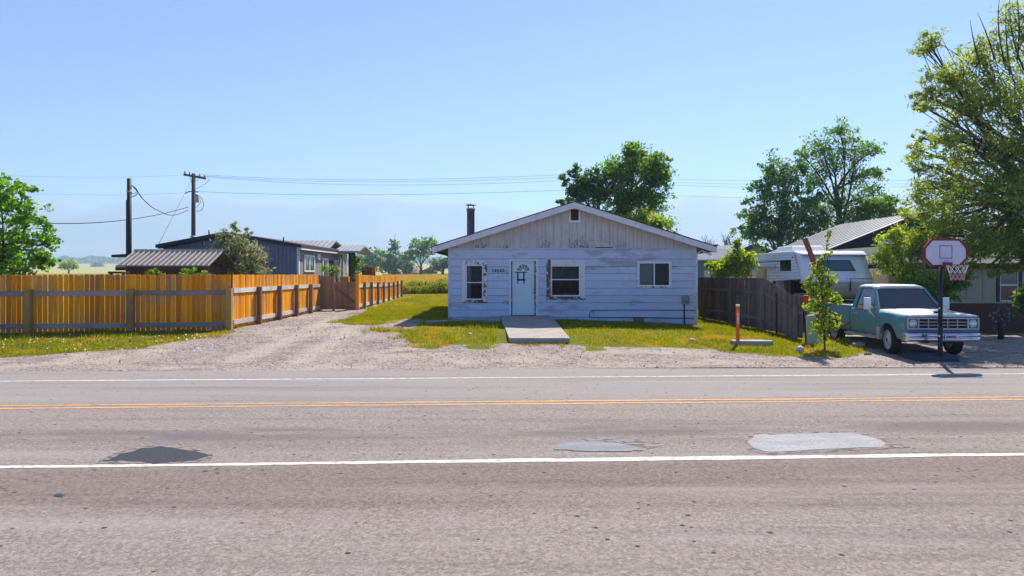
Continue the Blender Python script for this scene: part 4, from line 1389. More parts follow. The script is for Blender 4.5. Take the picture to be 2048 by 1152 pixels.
def home():
    t = thing('mobile_home', 'dark grey manufactured home with white windows behind the orange fence', 'house', (-13.5, 37, .4))
    Y = 33.4
    xl, xr = XY(318, Y), XY(607, Y) - .25
    xa = XY(455, Y)
    ze, za = ZY(489.5, Y), ZY(464, Y)
    Yb = 41.6
    g = .1
    gz = lambda x: za - (za - ze) * (abs(x - xa) / ((xr + .25 - xa) if x > xa else (xa - xl)))
    nb = 34
    for i in range(nb):                       # grooved wall panels on the gable end
        a, e = xl + .2 + (xr - xl - .2) * i / nb, xl + .2 + (xr - xl - .2) * (i + 1) / nb
        wp('wall_panel', MB().prism([(a + .006, g), (e - .006, g), (e - .006, gz(e) - .1), (a + .006, gz(a) - .1)], Y - .01 - .004 * (i % 2), Y + .05), 'home_wall', t)
    wall = MB().box(xl + .2, xr, Y + .05, Y + .1, g, ze - .1)
    # right long wall with openings kept simple: frames stand proud of it
    wall.box(xr - .1, xr, Y + .1, Yb, g, ze - .1).box(xl + .2, xl + .3, Y + .1, Yb, g, ze - .1).box(xl + .3, xr - .1, Yb - .1, Yb, g, ze - .1)
    wp('wall', wall, 'home_side', t)
    n2 = 40
    for i in range(n2):
        a, e = Y + .12 + (Yb - Y - .12) * i / n2, Y + .12 + (Yb - Y - .12) * (i + 1) / n2
        wp('side_panel', MB().box(xr, xr + .012 + .003 * (i % 2), a + .008, e - .008, g, ze - .12), 'home_side', t)
    rb = MB()
    for A, Bx in ((xl, xa), (xa, xr + .25)):
        rb.hexa([(A, Y - .35, gz(A) - .16), (Bx, Y - .35, gz(Bx) - .16), (Bx, Yb, gz(Bx) - .16), (A, Yb, gz(A) - .16), (A, Y - .35, gz(A)), (Bx, Y - .35, gz(Bx)), (Bx, Yb, gz(Bx)), (A, Yb, gz(A))])
    rf = wp('roof', rb, 'home_trim', t)
    wp('soffit', MB().hexa([(xl + .1, Y - .33, gz(xl) - .20), (xa, Y - .33, gz(xa) - .20), (xa, Y - .01, gz(xa) - .20), (xl + .1, Y - .01, gz(xl) - .20), (xl + .1, Y - .33, gz(xl) - .165), (xa, Y - .33, gz(xa) - .165), (xa, Y - .01, gz(xa) - .165), (xl + .1, Y - .01, gz(xl) - .165)]), 'brown_wood', rf)
    for px, py0, py1 in ((418, 476, 460), (567, 481, 474)):
        q0, q1 = P(px, py0 + 6, Y + 1), P(px, py1, Y + 1)
        wp('vent_pipe', MB().tube([q0, q1], .035, 8), 'home_trim', rf, True)
    q = P(386.5, 476, Y + 1.2)
    wp('roof_vent', MB().lathe([(.09, -.3), (.09, .02), (.15, .03), (.15, .09), (0, .12)], 14, q), 'roof_rib', rf, True)
    wp('corner_trim', MB().box(xr - .07, xr + .03, Y - .03, Y + .12, g, ze - .1), 'white_trim', t)
    wp('gutter', MB().box(xr + .13, xr + .24, Y - .3, Yb, ze - .25, ze - .14), 'white_trim', rf)
    def frame(y0, y1, z0, z1, mp, mull=True, nm='window'):
        x = xr + .015
        w = wp(nm, MB().box(x, x + .05, y0, y0 + .12, z0, z1).box(x, x + .05, y1 - .12, y1, z0, z1).box(x, x + .05, y0 + .12, y1 - .12, z0, z0 + .08).box(x, x + .05, y0 + .12, y1 - .12, z1 - .08, z1), 'white', t)
        if mull:
            ym = (y0 + y1) / 2
            wp('mullion', MB().box(x, x + .045, ym - .06, ym + .06, z0 + .08, z1 - .08), 'white', w)
        wp('pane', MB().box(x, x + .02, y0 + .12, y1 - .12, z0 + .08, z1 - .08), mp, w)
    frame(34.2, 36.0, 2.28, 3.14, 'teal_glass')
    frame(37.5, 38.6, 1.2, 3.05, 'teal_glass', False, 'sliding_door')
    wbox('doorway', xr + .015, xr + .03, 38.9, 39.8, .8, 2.95, 'black', t)
    frame(40.1, 41.0, 1.3, 3.0, 'teal_glass')
    wbox('utility_box', xr + .015, xr + .10, 36.5, 36.9, 2.95, 3.25, 'white', t, .01)
    # raised cross roof in pale metal
    cr = MB()
    ye, yr_ = 41.7, 45.0
    zce, zcr = ZY(499, ye), ZY(481, yr_)
    x0, x1 = XY(572, yr_), XY(672, yr_)
    cr.hexa([(x0, ye, zce - .1), (x1 + .35, ye, zce - .1), (x1, yr_, zcr - .1), (x0, yr_, zcr - .1), (x0, ye, zce), (x1 + .35, ye, zce), (x1, yr_, zcr), (x0, yr_, zcr)])
    cr.hexa([(x0, yr_, zcr - .1), (x1, yr_, zcr - .1), (x1 + .3, 48.3, zce - .1), (x0, 48.3, zce - .1), (x0, yr_, zcr), (x1, yr_, zcr), (x1 + .3, 48.3, zce), (x0, 48.3, zce)])
    c = wp('cross_roof', cr, 'light_roof', t)
    for i in range(11):
        f_ = i / 10
        xe, xc = x0 + (x1 + .35 - x0) * f_, x0 + (x1 - x0) * f_
        wp('roof_rib', MB().bar((xe, ye, zce + .015), (xc, yr_, zcr + .015), .04, .03), 'roof_rib', c)
    wp('cross_wall', MB().box(x0, x1 - .02, 41.72, 48.2, g, zce - .12), 'home_side', t)
    # porch roof on posts
    ye, yr_ = 40.0, 42.2
    zce, zcr = ZY(502, ye), ZY(490.5, yr_)
    x0, x1 = XY(667, ye) + .05, XY(718, ye)
    pr = wp('porch_roof', MB().hexa([(x0, ye, zce - .1), (x1, ye, zce - .1), (x1 - .1, yr_, zcr - .1), (x0, yr_, zcr - .1), (x0, ye, zce), (x1, ye, zce), (x1 - .1, yr_, zcr), (x0, yr_, zcr)]), 'light_roof', t)
    wp('porch_gable', MB().prism([(ye + .02, zce - .12), (yr_, zcr - .12), (2 * yr_ - ye, zce - .12), (yr_, zce - .2)], x1 - .12, x1 - .04, 'x'), 'brown_wood', pr)
    for i in range(6):
        xx = x0 + (x1 - x0 - .1) * i / 5
        wp('roof_rib', MB().bar((xx, ye, zce + .012), (xx, yr_, zcr + .012), .035, .025), 'roof_rib', pr)
    for px, y in ((700.5, 40.2), (707.5, 42.0)):
        xx = XY(px, y)
        wp('porch_post', MB().box(xx - .09, xx + .09, y - .09, y + .09, .3, ZY(503, y)), 'home_trim', pr)
    wp('down_pipe', MB().tube([(xr + .3, 40.6, ze - .3), (xr + .25, 41.0, ze - .6), (xr + .2, 41.1, 1.0)], .04, 6), 'home_trim', t)
    # left porch eave poking out behind the shed
    q0, q1 = P(233, 510, 31), P(262, 504, 31)
    wp('porch_eave', MB().hexa([(q0.x, 30.6, q0.z - .12), (q1.x + 2.6, 30.6, q1.z - .06), (q1.x + 2.6, 33, q1.z), (q0.x, 33, q0.z - .06), (q0.x, 30.6, q0.z), (q1.x + 2.6, 30.6, q1.z + .06), (q1.x + 2.6, 33, q1.z + .12), (q0.x, 33, q0.z + .06)]), 'brown_wood', t)
    # lattice screen and planters on the deck beyond
    Yl = 42.0
    a, b2, z0, z1 = XY(724, Yl), XY(744, Yl), .45, ZY(535.5, Yl)
    t2 = thing('lattice_screen', 'reddish wooden lattice screen rising above the rear orange fence', 'screen', (a, Yl, .45))
    wp('frame', MB().box(a, a + .08, Yl - .04, Yl + .04, z0, z1).box(b2 - .08, b2, Yl - .04, Yl + .04, z0, z1).box(a + .08, b2 - .08, Yl - .04, Yl + .04, z1 - .08, z1), 'lattice', t2)
    lb = MB()
    for i in range(12):
        x = a + .08 + i * .05
        if x < b2 - .1:
            lb.bar((x, Yl, z1 - .9), (min(x + .5, b2 - .08), Yl, z1 - .9 + .8 * min(1, (b2 - .08 - x) / .5)), .02, .012)
            lb.bar((b2 - (x - a), Yl + .015, z1 - .9), (max(b2 - (x - a) - .5, a + .08), Yl + .015, z1 - .9 + .8 * min(1, (b2 - (x - a) - a - .08) / .5)), .02, .012)
    lb.box(a + .08, b2 - .08, Yl + .03, Yl + .05, z0, z1 - .1)
    wp('lattice_strips', lb, 'lattice', t2)
    wp('side_post', MB().box(b2 + .01, b2 + .22, Yl - .1, Yl + .12, z0, z1 + .02), 'cedar', t2)
    for px, lb_ in ((690, 'orange planter box behind the low gate'),):
        x = XY(px, 36.5)
        o = MB().box(x - .22, x + .22, 36.3, 36.7, H(x, 36.5), ZY(553, 36.5)).build('planter_box', M['cedar'], None, False, .01)
        tag(o, lb_, 'planter')
home()

# ------------------------------------------------------------------ poles and wires
def poles():
    Y = 31.5
    x = XY(258.5, Y)
    t = thing('service_pole', 'plain dark service pole without crossarm rising behind the ribbed roof shed', 'pole', (x, Y, .3))
    wp('shaft', MB().tube([(x, Y, 0), (x - .0, Y, ZY(357, Y))], [.115, .095], 12), 'dark_metal', t, True)
    wp('conduit', MB().tube([(x - .125, Y - .02, 0), (x - .11, Y - .02, ZY(400, Y))], .028, 8), 'home_trim', t, True)
    wp('bracket', MB().tube([(x, Y, ZY(395, Y)), P(268, 393, Y), P(273, 389, Y), P(275, 386, Y)], .018, 6), 'dark_metal', t, True)
    wp('bracket', MB().tube([(x, Y, ZY(388, Y)), P(268, 387, Y), P(275, 383, Y)], .014, 6), 'dark_metal', t, True)
    wp('band', MB().tube([(x, Y, ZY(385, Y)), (x, Y, ZY(382, Y))], .12, 12), 'insulator', t, True)
    Yu = 48.0
    def upole(px, lbl, topy, arm_px, Y, box):
        x = XY(px, Y)
        t = thing('utility_pole', lbl, 'utility pole', (x, Y, H(x, Y)), 0, None)
        zt = ZY(topy, Y)
        wp('shaft', MB().tube([(x, Y, H(x, Y) - .3), (x + .02, Y, zt)], [.17, .125], 12), 'pole', t, True)
        l, r_ = P(arm_px[0], topy + 2, Y - .9), P(arm_px[1], topy + 10, Y + .9)
        arm = wp('crossarm', MB().bar((l.x, l.y, l.z), (r_.x, r_.y, r_.z), .11, .14), 'pole', t)
        for f_ in (.04, .25, .72, .96):
            q = l.lerp(r_, f_)
            wp('insulator', MB().lathe([(.02, 0), (.06, .02), (.03, .06), (.06, .09), (.05, .16), (0, .18)], 10, (q.x, q.y, q.z + .07)), 'insulator', arm, True)
        for s in (-1, 1):
            q = l.lerp(r_, .5 + s * .22)
            wp('arm_brace', MB().bar((x, Y - .14, zt - .75), (q.x, q.y - .06, q.z - .05), .03, .015), 'dark_metal', t)
        if box:
            wp('lower_arm', MB().tube([P(371, 387, Y), P(378, 383, Y), (x, Y, ZY(383, Y)), P(397, 384, Y)], .035, 6), 'pole', t, True)
            wp('transformer', MB().lathe([(0, 0), (.15, .01), (.16, .05), (.16, .52), (.12, .58), (0, .6)], 14, P(393.5, 405, Y)), 'insulator', t, True)
        return l, r_
    l, r_ = upole(386.5, 'wooden utility pole with crossarm and transformer behind the mobile home', 347, (368, 411), Yu, True)
    Y2 = 50.0
    l2, r2 = upole(1196, 'wooden utility pole almost hidden in the tree behind the house', 343, (1180, 1216), Y2, False)
    def wire(pts, rad, lb, nm='power_line', n=24):
        # quadratic through three points
        a, m_, b = [Vector(p) for p in pts]
        c = m_ * 2 - (a + b) * .5
        path = [a * (1 - t) ** 2 + c * 2 * t * (1 - t) + b * t * t for t in [i / n for i in range(n + 1)]]
        tag(MB().tube(path, rad, 5).build(nm, M['wire'], None, True), lb, 'wire')
    wire([P(402, 349, Yu), P(760, 359.5, 49), P(1186, 346, Y2)], .009, 'topmost thin power line sagging between the two wooden poles')
    wire([P(411, 352, Yu), P(760, 363.5, 49), P(1200, 351, Y2)], .009, 'second thin power line from the top between the two wooden poles')
    wire([P(380, 350, Yu), P(760, 370, 49), P(1212, 356, Y2)], .009, 'third thin power line from the top between the two wooden poles')
    wire([P(396, 383, Yu), P(760, 389.5, 49), P(1196, 377, Y2)], .011, 'lowest communication cable between the two wooden poles')
    for i, (a, m_, lb) in enumerate((((1190, 346), (1560, 362), 'topmost power line right of the hidden pole'), ((1200, 351), (1560, 369), 'middle power line right of the hidden pole'), ((1212, 356), (1560, 375), 'third power line right of the hidden pole'), ((1196, 377), (1560, 396), 'lowest cable right of the hidden pole'))):
        wire([P(*a, Y2), P(*m_, 51), P(2250, a[1] + 6, 53)], .008, lb)
    wire([P(374, 349, Yu), P(80, 353, 46), P(-400, 330, 44)], .006, 'faint upper power line running left from the crossarm pole')
    wire([P(374, 385, Yu), P(80, 388, 46), P(-400, 365, 44)], .006, 'faint lower power line running left from the crossarm pole')
    wire([P(376, 414, 47.5), P(250, 440, 40), P(85, 446, 36)], .024, 'thick dark service cable sagging left past the dark service pole', 'service_cable')
    # looped service drop
    def path(pix, rad, lb, nm):
        pts = [P(*p) for p in pix]
        out = []
        for i in range(len(pts) - 1):
            p0, p1, p2, p3 = pts[max(i - 1, 0)], pts[i], pts[i + 1], pts[min(i + 2, len(pts) - 1)]
            for k in range(6):
                t_ = k / 6
                out.append(.5 * ((2 * p1) + (p2 - p0) * t_ + (2 * p0 - 5 * p1 + 4 * p2 - p3) * t_ ** 2 + (-p0 + 3 * p1 - 3 * p2 + p3) * t_ ** 3))
        out.append(pts[-1])
        tag(MB().tube(out, rad, 5).build(nm, M['wire'], None, True), lb, 'wire')
    path([(264, 371, 31.5), (275, 383, 32.5), (285, 397, 34), (305, 415, 37), (325, 425, 40), (338, 430, 42.5), (355, 429, 45), (376, 420, 47.5)], .022, 'dark looped service drop hanging between the two left poles', 'service_drop')
    path([(264, 371, 31.5), (272, 377, 31.9), (277, 385, 32.4), (285, 397, 34)], .018, 'short slack loop at the head of the dark service pole', 'service_drop')
    path([(397, 391, 47.8), (404, 398, 47.8), (407, 410, 47.8), (402, 421, 47.8), (392, 422, 47.9)], .018, 'dark cable loop hanging below the pole transformer', 'cable_loop')
    path([(399, 396, 47.8), (401, 404, 47.8), (395, 412, 47.9), (391, 416, 47.9)], .014, 'short inner cable loop below the pole transformer', 'cable_loop')
    path([(419, 357, 48.6), (415, 364, 48.6), (404, 372, 48.4), (391, 378, 48)], .014, 'curved jumper wire from the crossarm end down to the pole', 'jumper_wire')
    tag(MB().tube([P(382, 363, 48), P(318, 487, 36)], .011, 5).build('guy_wire', M['wire'], None, True), 'straight pale guy wire slanting down from the crossarm pole', 'wire')
poles()

# ------------------------------------------------------------------ pickup
def pickup():
    loc = Vector((11.07, 20.05, H(11, 18.5) - .01))
    t = thing('pickup_truck', 'old teal pickup truck with pale hood and roof parked on the gravel', 'pickup truck', loc, math.radians(-1.6))
    t.scale = (.955, 1, 1.05)
    FY, RY, ARC = -1.72, 1.55, .43
    def xo(z):        # half width of the body by height
        return float(np.interp(z, [.36, .50, .66, .80, .92, .98, 1.06, 1.16], [.915, .955, .975, .985, .985, .965, .94, .925]))
    def zbot(y):
        z = .43
        for c in (FY, RY):
            if abs(y - c) < ARC: z = max(z, .36 + math.sqrt(max(ARC ** 2 - (y - c) ** 2, 0)))
        return z
    def side(name, s, y0, y1, ztop, m, parent, zmin=None):
        n = max(6, int((y1 - y0) / .045))
        ys = [y0 + (y1 - y0) * i / n for i in range(n + 1)]
        rows = 9
        b = MB(); vs = []
        for y in ys:
            zb, zt = zbot(y), ztop(y)
            if zmin is not None: zb = max(zb, zmin)
            for k in range(rows + 1):
                z = zb + (zt - zb) * k / rows
                vs.append((s * xo(z), y, z))
            for k in range(rows + 1):
                z = zb + (zt - zb) * k / rows
                vs.append((s * (xo(z) - .045), y, z))
        w = 2 * (rows + 1)
        fs = []
        for i in range(n):
            for k in range(rows):
                a = i * w + k
                fs.append((a, a + 1, a + w + 1, a + w))
                a2 = a + rows + 1
                fs.append((a2, a2 + w, a2 + w + 1, a2 + 1))
            fs.append((i * w, i * w + w, i * w + w + rows + 1, i * w + rows + 1))
            fs.append((i * w + rows, i * w + 2 * rows + 1, i * w + w + 2 * rows + 1, i * w + w + rows))
        for i in (0, n):
            for k in range(rows):
                a = i * w + k
                fs.append((a, a + rows + 1, a + rows + 2, a + 1))
        b.add(vs, fs)
        return b.build(name, m, parent, True)
    TP = M['truck']
    for s in (-1, 1):
        side('front_fender', s, -2.60, -1.175, lambda y: 1.035 + .03 * (y + 2.6) / 1.4, TP, t)
        d = side('door', s, -1.15, .185, lambda y: 1.09, TP, t)
        MB().box(s * .985 - .012, s * .985 + .012, -.02, .13, .945, .975).build('door_handle', M['chrome'], d, False, .004)
        MB().bar((s * .95, -1.15, 1.085), (s * .95, .185, 1.085), .025, .02).build('belt_strip', M['chrome'], d)
        side('cab_corner', s, .207, .41, lambda y: 1.09, TP, t)
        bs = side('bed_side', s, .465, 2.62, lambda y: 1.13, TP, t)
        MB().box(s * .90 - .05, s * .90 + .04, .45, 2.62, 1.13, 1.16).build('bed_rail', M['truck_pale'], bs, False, .008)
        # upper door frame, window, vent wing
        fr = MB()
        A = lambda y, z: (s * (.925 - (z - 1.09) * .36), y, z)
        path = [A(-1.12, 1.09), A(-.60, 1.62), A(-.5, 1.655), A(.08, 1.655), A(.165, 1.60), A(.185, 1.09)]
        for a, e in zip(path[:-1], path[1:]): fr.bar(a, e, .05, .05, (s, 0, .2))
        fr.bar(A(-.86, 1.09), A(-.74, 1.50), .022, .022, (s, 0, .2))
        fr.build('window_frame', TP, d)
        def pane(nm, pts, m=M['car_glass'], par=d):
            b = MB(); n = len(pts)
            b.add([(p[0], p[1], p[2]) for p in pts] + [(p[0] - s * .006, p[1], p[2]) for p in pts], [tuple(range(n)), tuple(reversed(range(n, 2 * n)))] + [(i, (i + 1) % n, (i + 1) % n + n, i + n) for i in range(n)])
            return b.build(nm, m, par)
        pane('side_window', [A(-.85, 1.10), A(.165, 1.10), A(.15, 1.60), A(.07, 1.645), A(-.52, 1.645), A(-.73, 1.51)])
        pane('vent_window', [A(-1.07, 1.10), A(-.87, 1.10), A(-.75, 1.49)])
        # cab corner pillar
        MB().hexa([A(.21, 1.09), A(.42, 1.09), (s * .80, .42, 1.09), (s * .80, .21, 1.09), A(.20, 1.66), A(.36, 1.66), (s * .64, .36, 1.66), (s * .64, .20, 1.66)]).build('cab_pillar', TP, t)
        MB().bar((s * .905, -1.15, 1.06), (s * .70, -.56, 1.665), .075, .06, (s, 0, .3)).build('windshield_pillar', TP, t)
        # mirrors on pale brackets
        mx = s * 1.13
        mi = MB().box(mx - .10, mx + .10, -.97, -.91, 1.10, 1.42).build('door_mirror', M['white'], d, False, .02)
        MB().box(mx - .085, mx + .085, -.909, -.905, 1.115, 1.405).build('mirror_glass', M['chrome'], mi)
        MB().tube([(s * .96, -.85, .92), (mx, -.94, 1.12)], .012, 6).tube([(s * .97, -1.05, .88), (mx - s * .03, -.96, 1.12)], .012, 6).tube([(s * .93, -.92, 1.11), (mx, -.94, 1.30)], .012, 6).build('mirror_bracket', M['white'], mi, True)
        # fender liner, marker, flare
        MB().box(s * .975 - .01, s * .975 + .012, -2.46, -2.43, .66, .78).build('marker_lamp', M['orange'], t)
    # hood
    def hz(x, y): return 1.045 + .075 * (y + 2.6) / 1.4 + .02 * (1 - (x / .93) ** 2) - (.012 if .45 < abs(x) < .55 else 0)
    hb = MB(); xs = [-.935, -.90, -.75, -.56, -.5, -.44, -.2, 0, .2, .44, .5, .56, .75, .90, .935]
    ys = [-2.62, -2.60, -2.5, -2.1, -1.7, -1.22]
    vs = []
    for y in ys:
        for x in xs:
            z = hz(x, y) - (.05 if abs(x) > .92 else 0) - (.055 if y == -2.62 else 0)
            vs.append((x, y, z))
    n = len(xs)
    fs = [(j * n + i, j * n + i + 1, (j + 1) * n + i + 1, (j + 1) * n + i) for j in range(len(ys) - 1) for i in range(n - 1)]
    o0 = len(vs)
    vs += [(x, y, z - .03) for (x, y, z) in vs]
    fs += [tuple(o0 + q for q in reversed(f)) for f in fs]
    fs += [(i + 1, i, o0 + i, o0 + i + 1) for i in range(n - 1)]
    hb.add(vs, fs)
    hood = hb.build('hood', M['truck_pale'], t, True)
    MB().prism([(-.05, -2.36), (.05, -2.36), (.02, -2.30), (.0, -2.22), (-.02, -2.30)], hz(0, -2.3) + .0, hz(0, -2.3) + .035, 'z').build('hood_ornament', M['dark_metal'], hood)
    MB().box(-.90, .90, -1.25, -1.08, 1.02, 1.085).build('cowl', M['truck_blue'], t)
    # front clip
    MB().box(-.945, .945, -2.645, -2.60, .985, 1.012).build('header_panel', M['truck_blue'], t, False, .01)
    MB().box(-.95, .95, -2.62, -2.58, .56, .71).build('valance', M['truck_blue'], t, False, .01)
    MB().box(-.93, .93, -2.56, -2.50, .55, 1.0).build('radiator_shroud', M['black'], t)
    g = MB()
    y0, y1 = -2.66, -2.60
    for (a, b_, c, d_) in ((-.94, .94, .955, .985), (-.94, .94, .70, .73)): g.box(a, b_, y0, y1, c, d_)
    for xx in (-.94, -.665, .635, .91): g.box(xx, xx + .03, y0 + .001, y1, .73, .955)
    gr = g.build('grille', M['grille'], t, False, .004)
    for i in range(2): MB().box(-.635, .635, y0 + .012, y1, .797 + i * .075, .811 + i * .075).build('grille_bar', M['grille'], gr)
    for i in range(4): MB().box(-.635 + (i + 1) * .254 - .007, -.635 + (i + 1) * .254 + .007, y0 + .015, y1, .731, .954).build('grille_bar', M['grille'], gr)
    MB().box(-.634, .634, y1 - .02, y1 - .01, .731, .954).build('grille_mesh', M['black'], gr)
    for s in (-1, 1):
        cx = s * .788
        bz = MB().box(cx - .122, cx + .122, -2.625, -2.60, .731, .954).build('headlight_bezel', M['truck_blue'], t)
        MB().lathe([(0, -.045), (.05, -.04), (.082, -.02), (.088, 0), (.10, .0), (.10, .012)], 20, (cx, -2.63, .845), 'y').build('headlight', M['lamp_glass'], bz, True)
        MB().lathe([(.088, 0), (.092, -.012), (.103, -.012), (.103, 0)], 20, (cx, -2.632, .845), 'y').build('lamp_ring', M['chrome'], bz, True)
    # bumper
    bp = MB()
    prof = [(.405, 0), (.42, -.035), (.50, -.05), (.515, -.03), (.53, -.03), (.545, -.05), (.61, -.04), (.625, 0)]
    xs2 = [-1.0, -.97, -.85, -.5, 0, .5, .85, .97, 1.0]
    vs = []
    for x in xs2:
        back = .30 if abs(x) == 1.0 else (.10 if abs(x) == .97 else (.02 if abs(x) == .85 else 0))
        for z, dy in prof: vs.append((x, -2.72 + dy + back, z))
    m_ = len(prof)
    fs = [(i * m_ + k, i * m_ + k + 1, (i + 1) * m_ + k + 1, (i + 1) * m_ + k) for i in range(len(xs2) - 1) for k in range(m_ - 1)]
    bp.add(vs, fs)
    bu = bp.build('bumper', M['chrome'], t, True)
    md = bu.modifiers.new('solid', 'SOLIDIFY'); md.thickness = .02
    pl = MB().box(-.04, .28, -2.79, -2.782, .455, .60).build('license_plate', M['plate'], t, False, .004)
    MB().box(-.01, .25, -2.7925, -2.7905, .50, .56).build('plate_characters', M['truck_blue'], pl)
    MB().box(-.62, -.58, -2.785, -2.775, .53, .58).build('bumper_bolt', M['dark_metal'], bu)
    # cab
    rf = MB()
    vs = []; xr_ = [-.735, -.70, -.55, 0, .55, .70, .735]
    yr_ = [-.62, -.58, -.4, 0, .3, .37, .40]
    for y in yr_:
        e = 0 if -.5 < y < .35 else (.03 if -.6 < y < .39 else .07)
        for x in xr_:
            f_ = 0 if abs(x) < .6 else (.03 if abs(x) < .72 else .075)
            vs.append((x, y, 1.765 - f_ - e - .012 * (x / .7) ** 2))
    n = len(xr_)
    fs = [(j * n + i, j * n + i + 1, (j + 1) * n + i + 1, (j + 1) * n + i) for j in range(len(yr_) - 1) for i in range(n - 1)]
    rf.add(vs, fs)
    ro = rf.build('cab_roof', M['truck_pale'], t, True)
    md = ro.modifiers.new('solid', 'SOLIDIFY'); md.thickness = .03; md.offset = -1
    MB().bar((-.70, -.565, 1.67), (.70, -.565, 1.67), .06, .05).build('windshield_header', TP, t)
    MB().hexa([(-.87, -1.135, 1.085), (.87, -1.135, 1.085), (.87, -1.128, 1.085), (-.87, -1.128, 1.085), (-.685, -.575, 1.66), (.685, -.575, 1.66), (.685, -.567, 1.66), (-.685, -.567, 1.66)]).build('windshield', M['car_glass'], t)
    for xx in (-.35, .2):
        MB().tube([(xx, -1.165, 1.088), (xx + .42, -1.13, 1.115)], .008, 5).build('wiper', M['black'], t)
    rw = MB().box(-.80, .80, .40, .44, .5, 1.18).box(-.70, -.55, .38, .42, 1.18, 1.66).box(.55, .70, .38, .42, 1.18, 1.66).box(-.55, .55, .38, .42, 1.58, 1.66).build('cab_back', TP, t)
    MB().box(-.55, .55, .396, .402, 1.18, 1.58).build('rear_window', M['car_glass'], rw)
    MB().box(-.80, .80, -1.10, -.85, .85, 1.09).box(-.9, .9, -1.1, .40, .46, .52).build('dashboard', mat('dashboard_vinyl', (.10, .13, .17), .8), t)
    MB().box(-.75, .75, -.25, .22, .52, .80).box(-.75, .75, .18, .36, .80, 1.22).build('bench_seat', mat('bench_seat_vinyl', (.32, .36, .44), .8), t, False, .04)
    MB().lathe([(.175, -.012), (.19, 0), (.175, .012), (.16, 0), (.175, -.012)], 20, (.38, -.78, 1.10), 'y').build('steering_wheel', M['black'], t, True)
    MB().box(-.55, -.15, -1.05, -.90, 1.091, 1.10).box(-.05, .25, -1.02, -.93, 1.091, 1.10).build('dash_papers', M['paper'], t)
    # inner structure: chassis, inner fenders, bed floor
    MB().box(-.40, -.30, -2.55, 2.5, .36, .50).box(.30, .40, -2.55, 2.5, .36, .50).box(-.45, .45, -2.3, -1.3, .38, .9).build('chassis', M['black'], t)
    MB().box(-.90, -.72, -2.25, -1.22, .84, .98).box(.72, .90, -2.25, -1.22, .84, .98).box(-.74, -.68, -2.3, -1.2, .45, .98).box(.68, .74, -2.3, -1.2, .45, .98).build('inner_fender', mat('rusty_liner', (.10, .035, .02), .9), t)
    MB().box(-.88, .88, .46, 2.60, .62, .68).box(-.92, .92, .44, .50, .5, 1.13).box(-.90, .90, 2.58, 2.63, .5, 1.12).build('cargo_bed', TP, t)
    # running board with tan mud flap (right-hand side of the cab)
    for s in (-1, 1):
        rb = MB().hexa([(s * 1.10, -1.22, .36), (s * .93, -1.22, .36), (s * .93, .55, .36), (s * 1.10, .55, .36), (s * 1.10, -1.22, .40), (s * .93, -1.22, .42), (s * .93, .55, .42), (s * 1.10, .55, .40)]).build('running_board', M['grille'], t)
        MB().hexa([(s * 1.0, -1.30, .34), (s * .86, -1.30, .34), (s * .86, -1.22, .34), (s * 1.0, -1.22, .34), (s * .99, -1.33, .66), (s * .86, -1.33, .66), (s * .86, -1.16, .66), (s * .99, -1.16, .66)]).build('mud_guard', M['rv_tan'], t)
    # wheels
    tw = .235
    tyre = MB().lathe([(.22, -tw / 2 + .01), (.255, -tw / 2), (.335, -tw / 2), (.362, -tw / 2 + .03), (.368, -.04), (.368, .04), (.362, tw / 2 - .03), (.335, tw / 2), (.255, tw / 2), (.22, tw / 2 - .01)], 32, (0, 0, 0), 'x').mesh('tyre', M['rubber'], True)
    rim = MB().lathe([(.255, .114), (.238, .128), (.23, .095), (.19, .065), (.13, .08), (.105, .11), (.07, .13), (0, .135)], 28, (0, 0, 0), 'x').lathe([(.225, .10), (.225, -.10), (.0, -.08)], 28, (0, 0, 0), 'x').mesh('rim', M['rim'], True)
    hub = MB().lathe([(.055, .11), (.05, .14), (0, .145)], 14, (0, 0, 0), 'x')
    for k in range(6):
        an = k * math.pi / 3
        hub.box(-.0 + .07, .083, .115 * math.cos(an) - .016, .115 * math.cos(an) + .016, .115 * math.sin(an) - .016, .115 * math.sin(an) + .016)
    hub = hub.mesh('hub', M['dark_metal'])
    for s in (-1, 1):
        for y in (FY, RY):
            w = link('wheel', tyre, t, (s * .845, y, .362), (0, 0, (0 if s > 0 else math.pi) + (math.radians(-7) if y < 0 else 0)))
            link('rim', rim, w); link('hub', hub, w)
    # load in the bed
    p = Matrix.Rotation(t.rotation_euler.z, 4, 'Z') @ Vector((-.35, 1.0, .69)) + loc
    d = thing('plastic_drum', 'white plastic drum lying in the bed of the teal pickup', 'drum', p)
    MB().lathe([(0, -.42), (.20, -.42), (.25, -.38), (.26, -.1), (.27, -.09), (.26, -.08), (.26, .12), (.27, .13), (.26, .14), (.25, .38), (.20, .42), (0, .42)], 20, (0, 0, .27), 'y').build('drum_body', M['white'], d, True)
    MB().lathe([(.05, -.45), (.05, -.42)], 10, (.1, 0, .30), 'y').lathe([(0, -.45), (.05, -.45)], 10, (.1, 0, .30), 'y').build('bung', M['dark_metal'], d)
    p = Matrix.Rotation(t.rotation_euler.z, 4, 'Z') @ Vector((-.62, 1.9, .69)) + loc
    d = thing('orange_bucket', 'orange bucket standing in the bed of the teal pickup', 'bucket', p)
    MB().lathe([(0, 0), (.13, 0), (.155, .44), (.165, .44), (.165, .47), (.145, .47), (.12, .02), (0, .02)], 18).build('bucket_body', M['orange'], d, True)
    MB().tube([(-.16, 0, .42), (-.1, .1, .5), (0, .13, .53), (.1, .1, .5), (.16, 0, .42)], .006, 5).build('handle', M['dark_metal'], d)
    # timber plank leaning by the running board
    a, b2 = P(1668, 664, 21.0), P(1700, 643, 19.9)
    tag(MB().bar(a, b2, .07, .05).build('leaning_board', M['old_post'], None), 'grey board propped against the side of the teal pickup', 'board')
pickup()

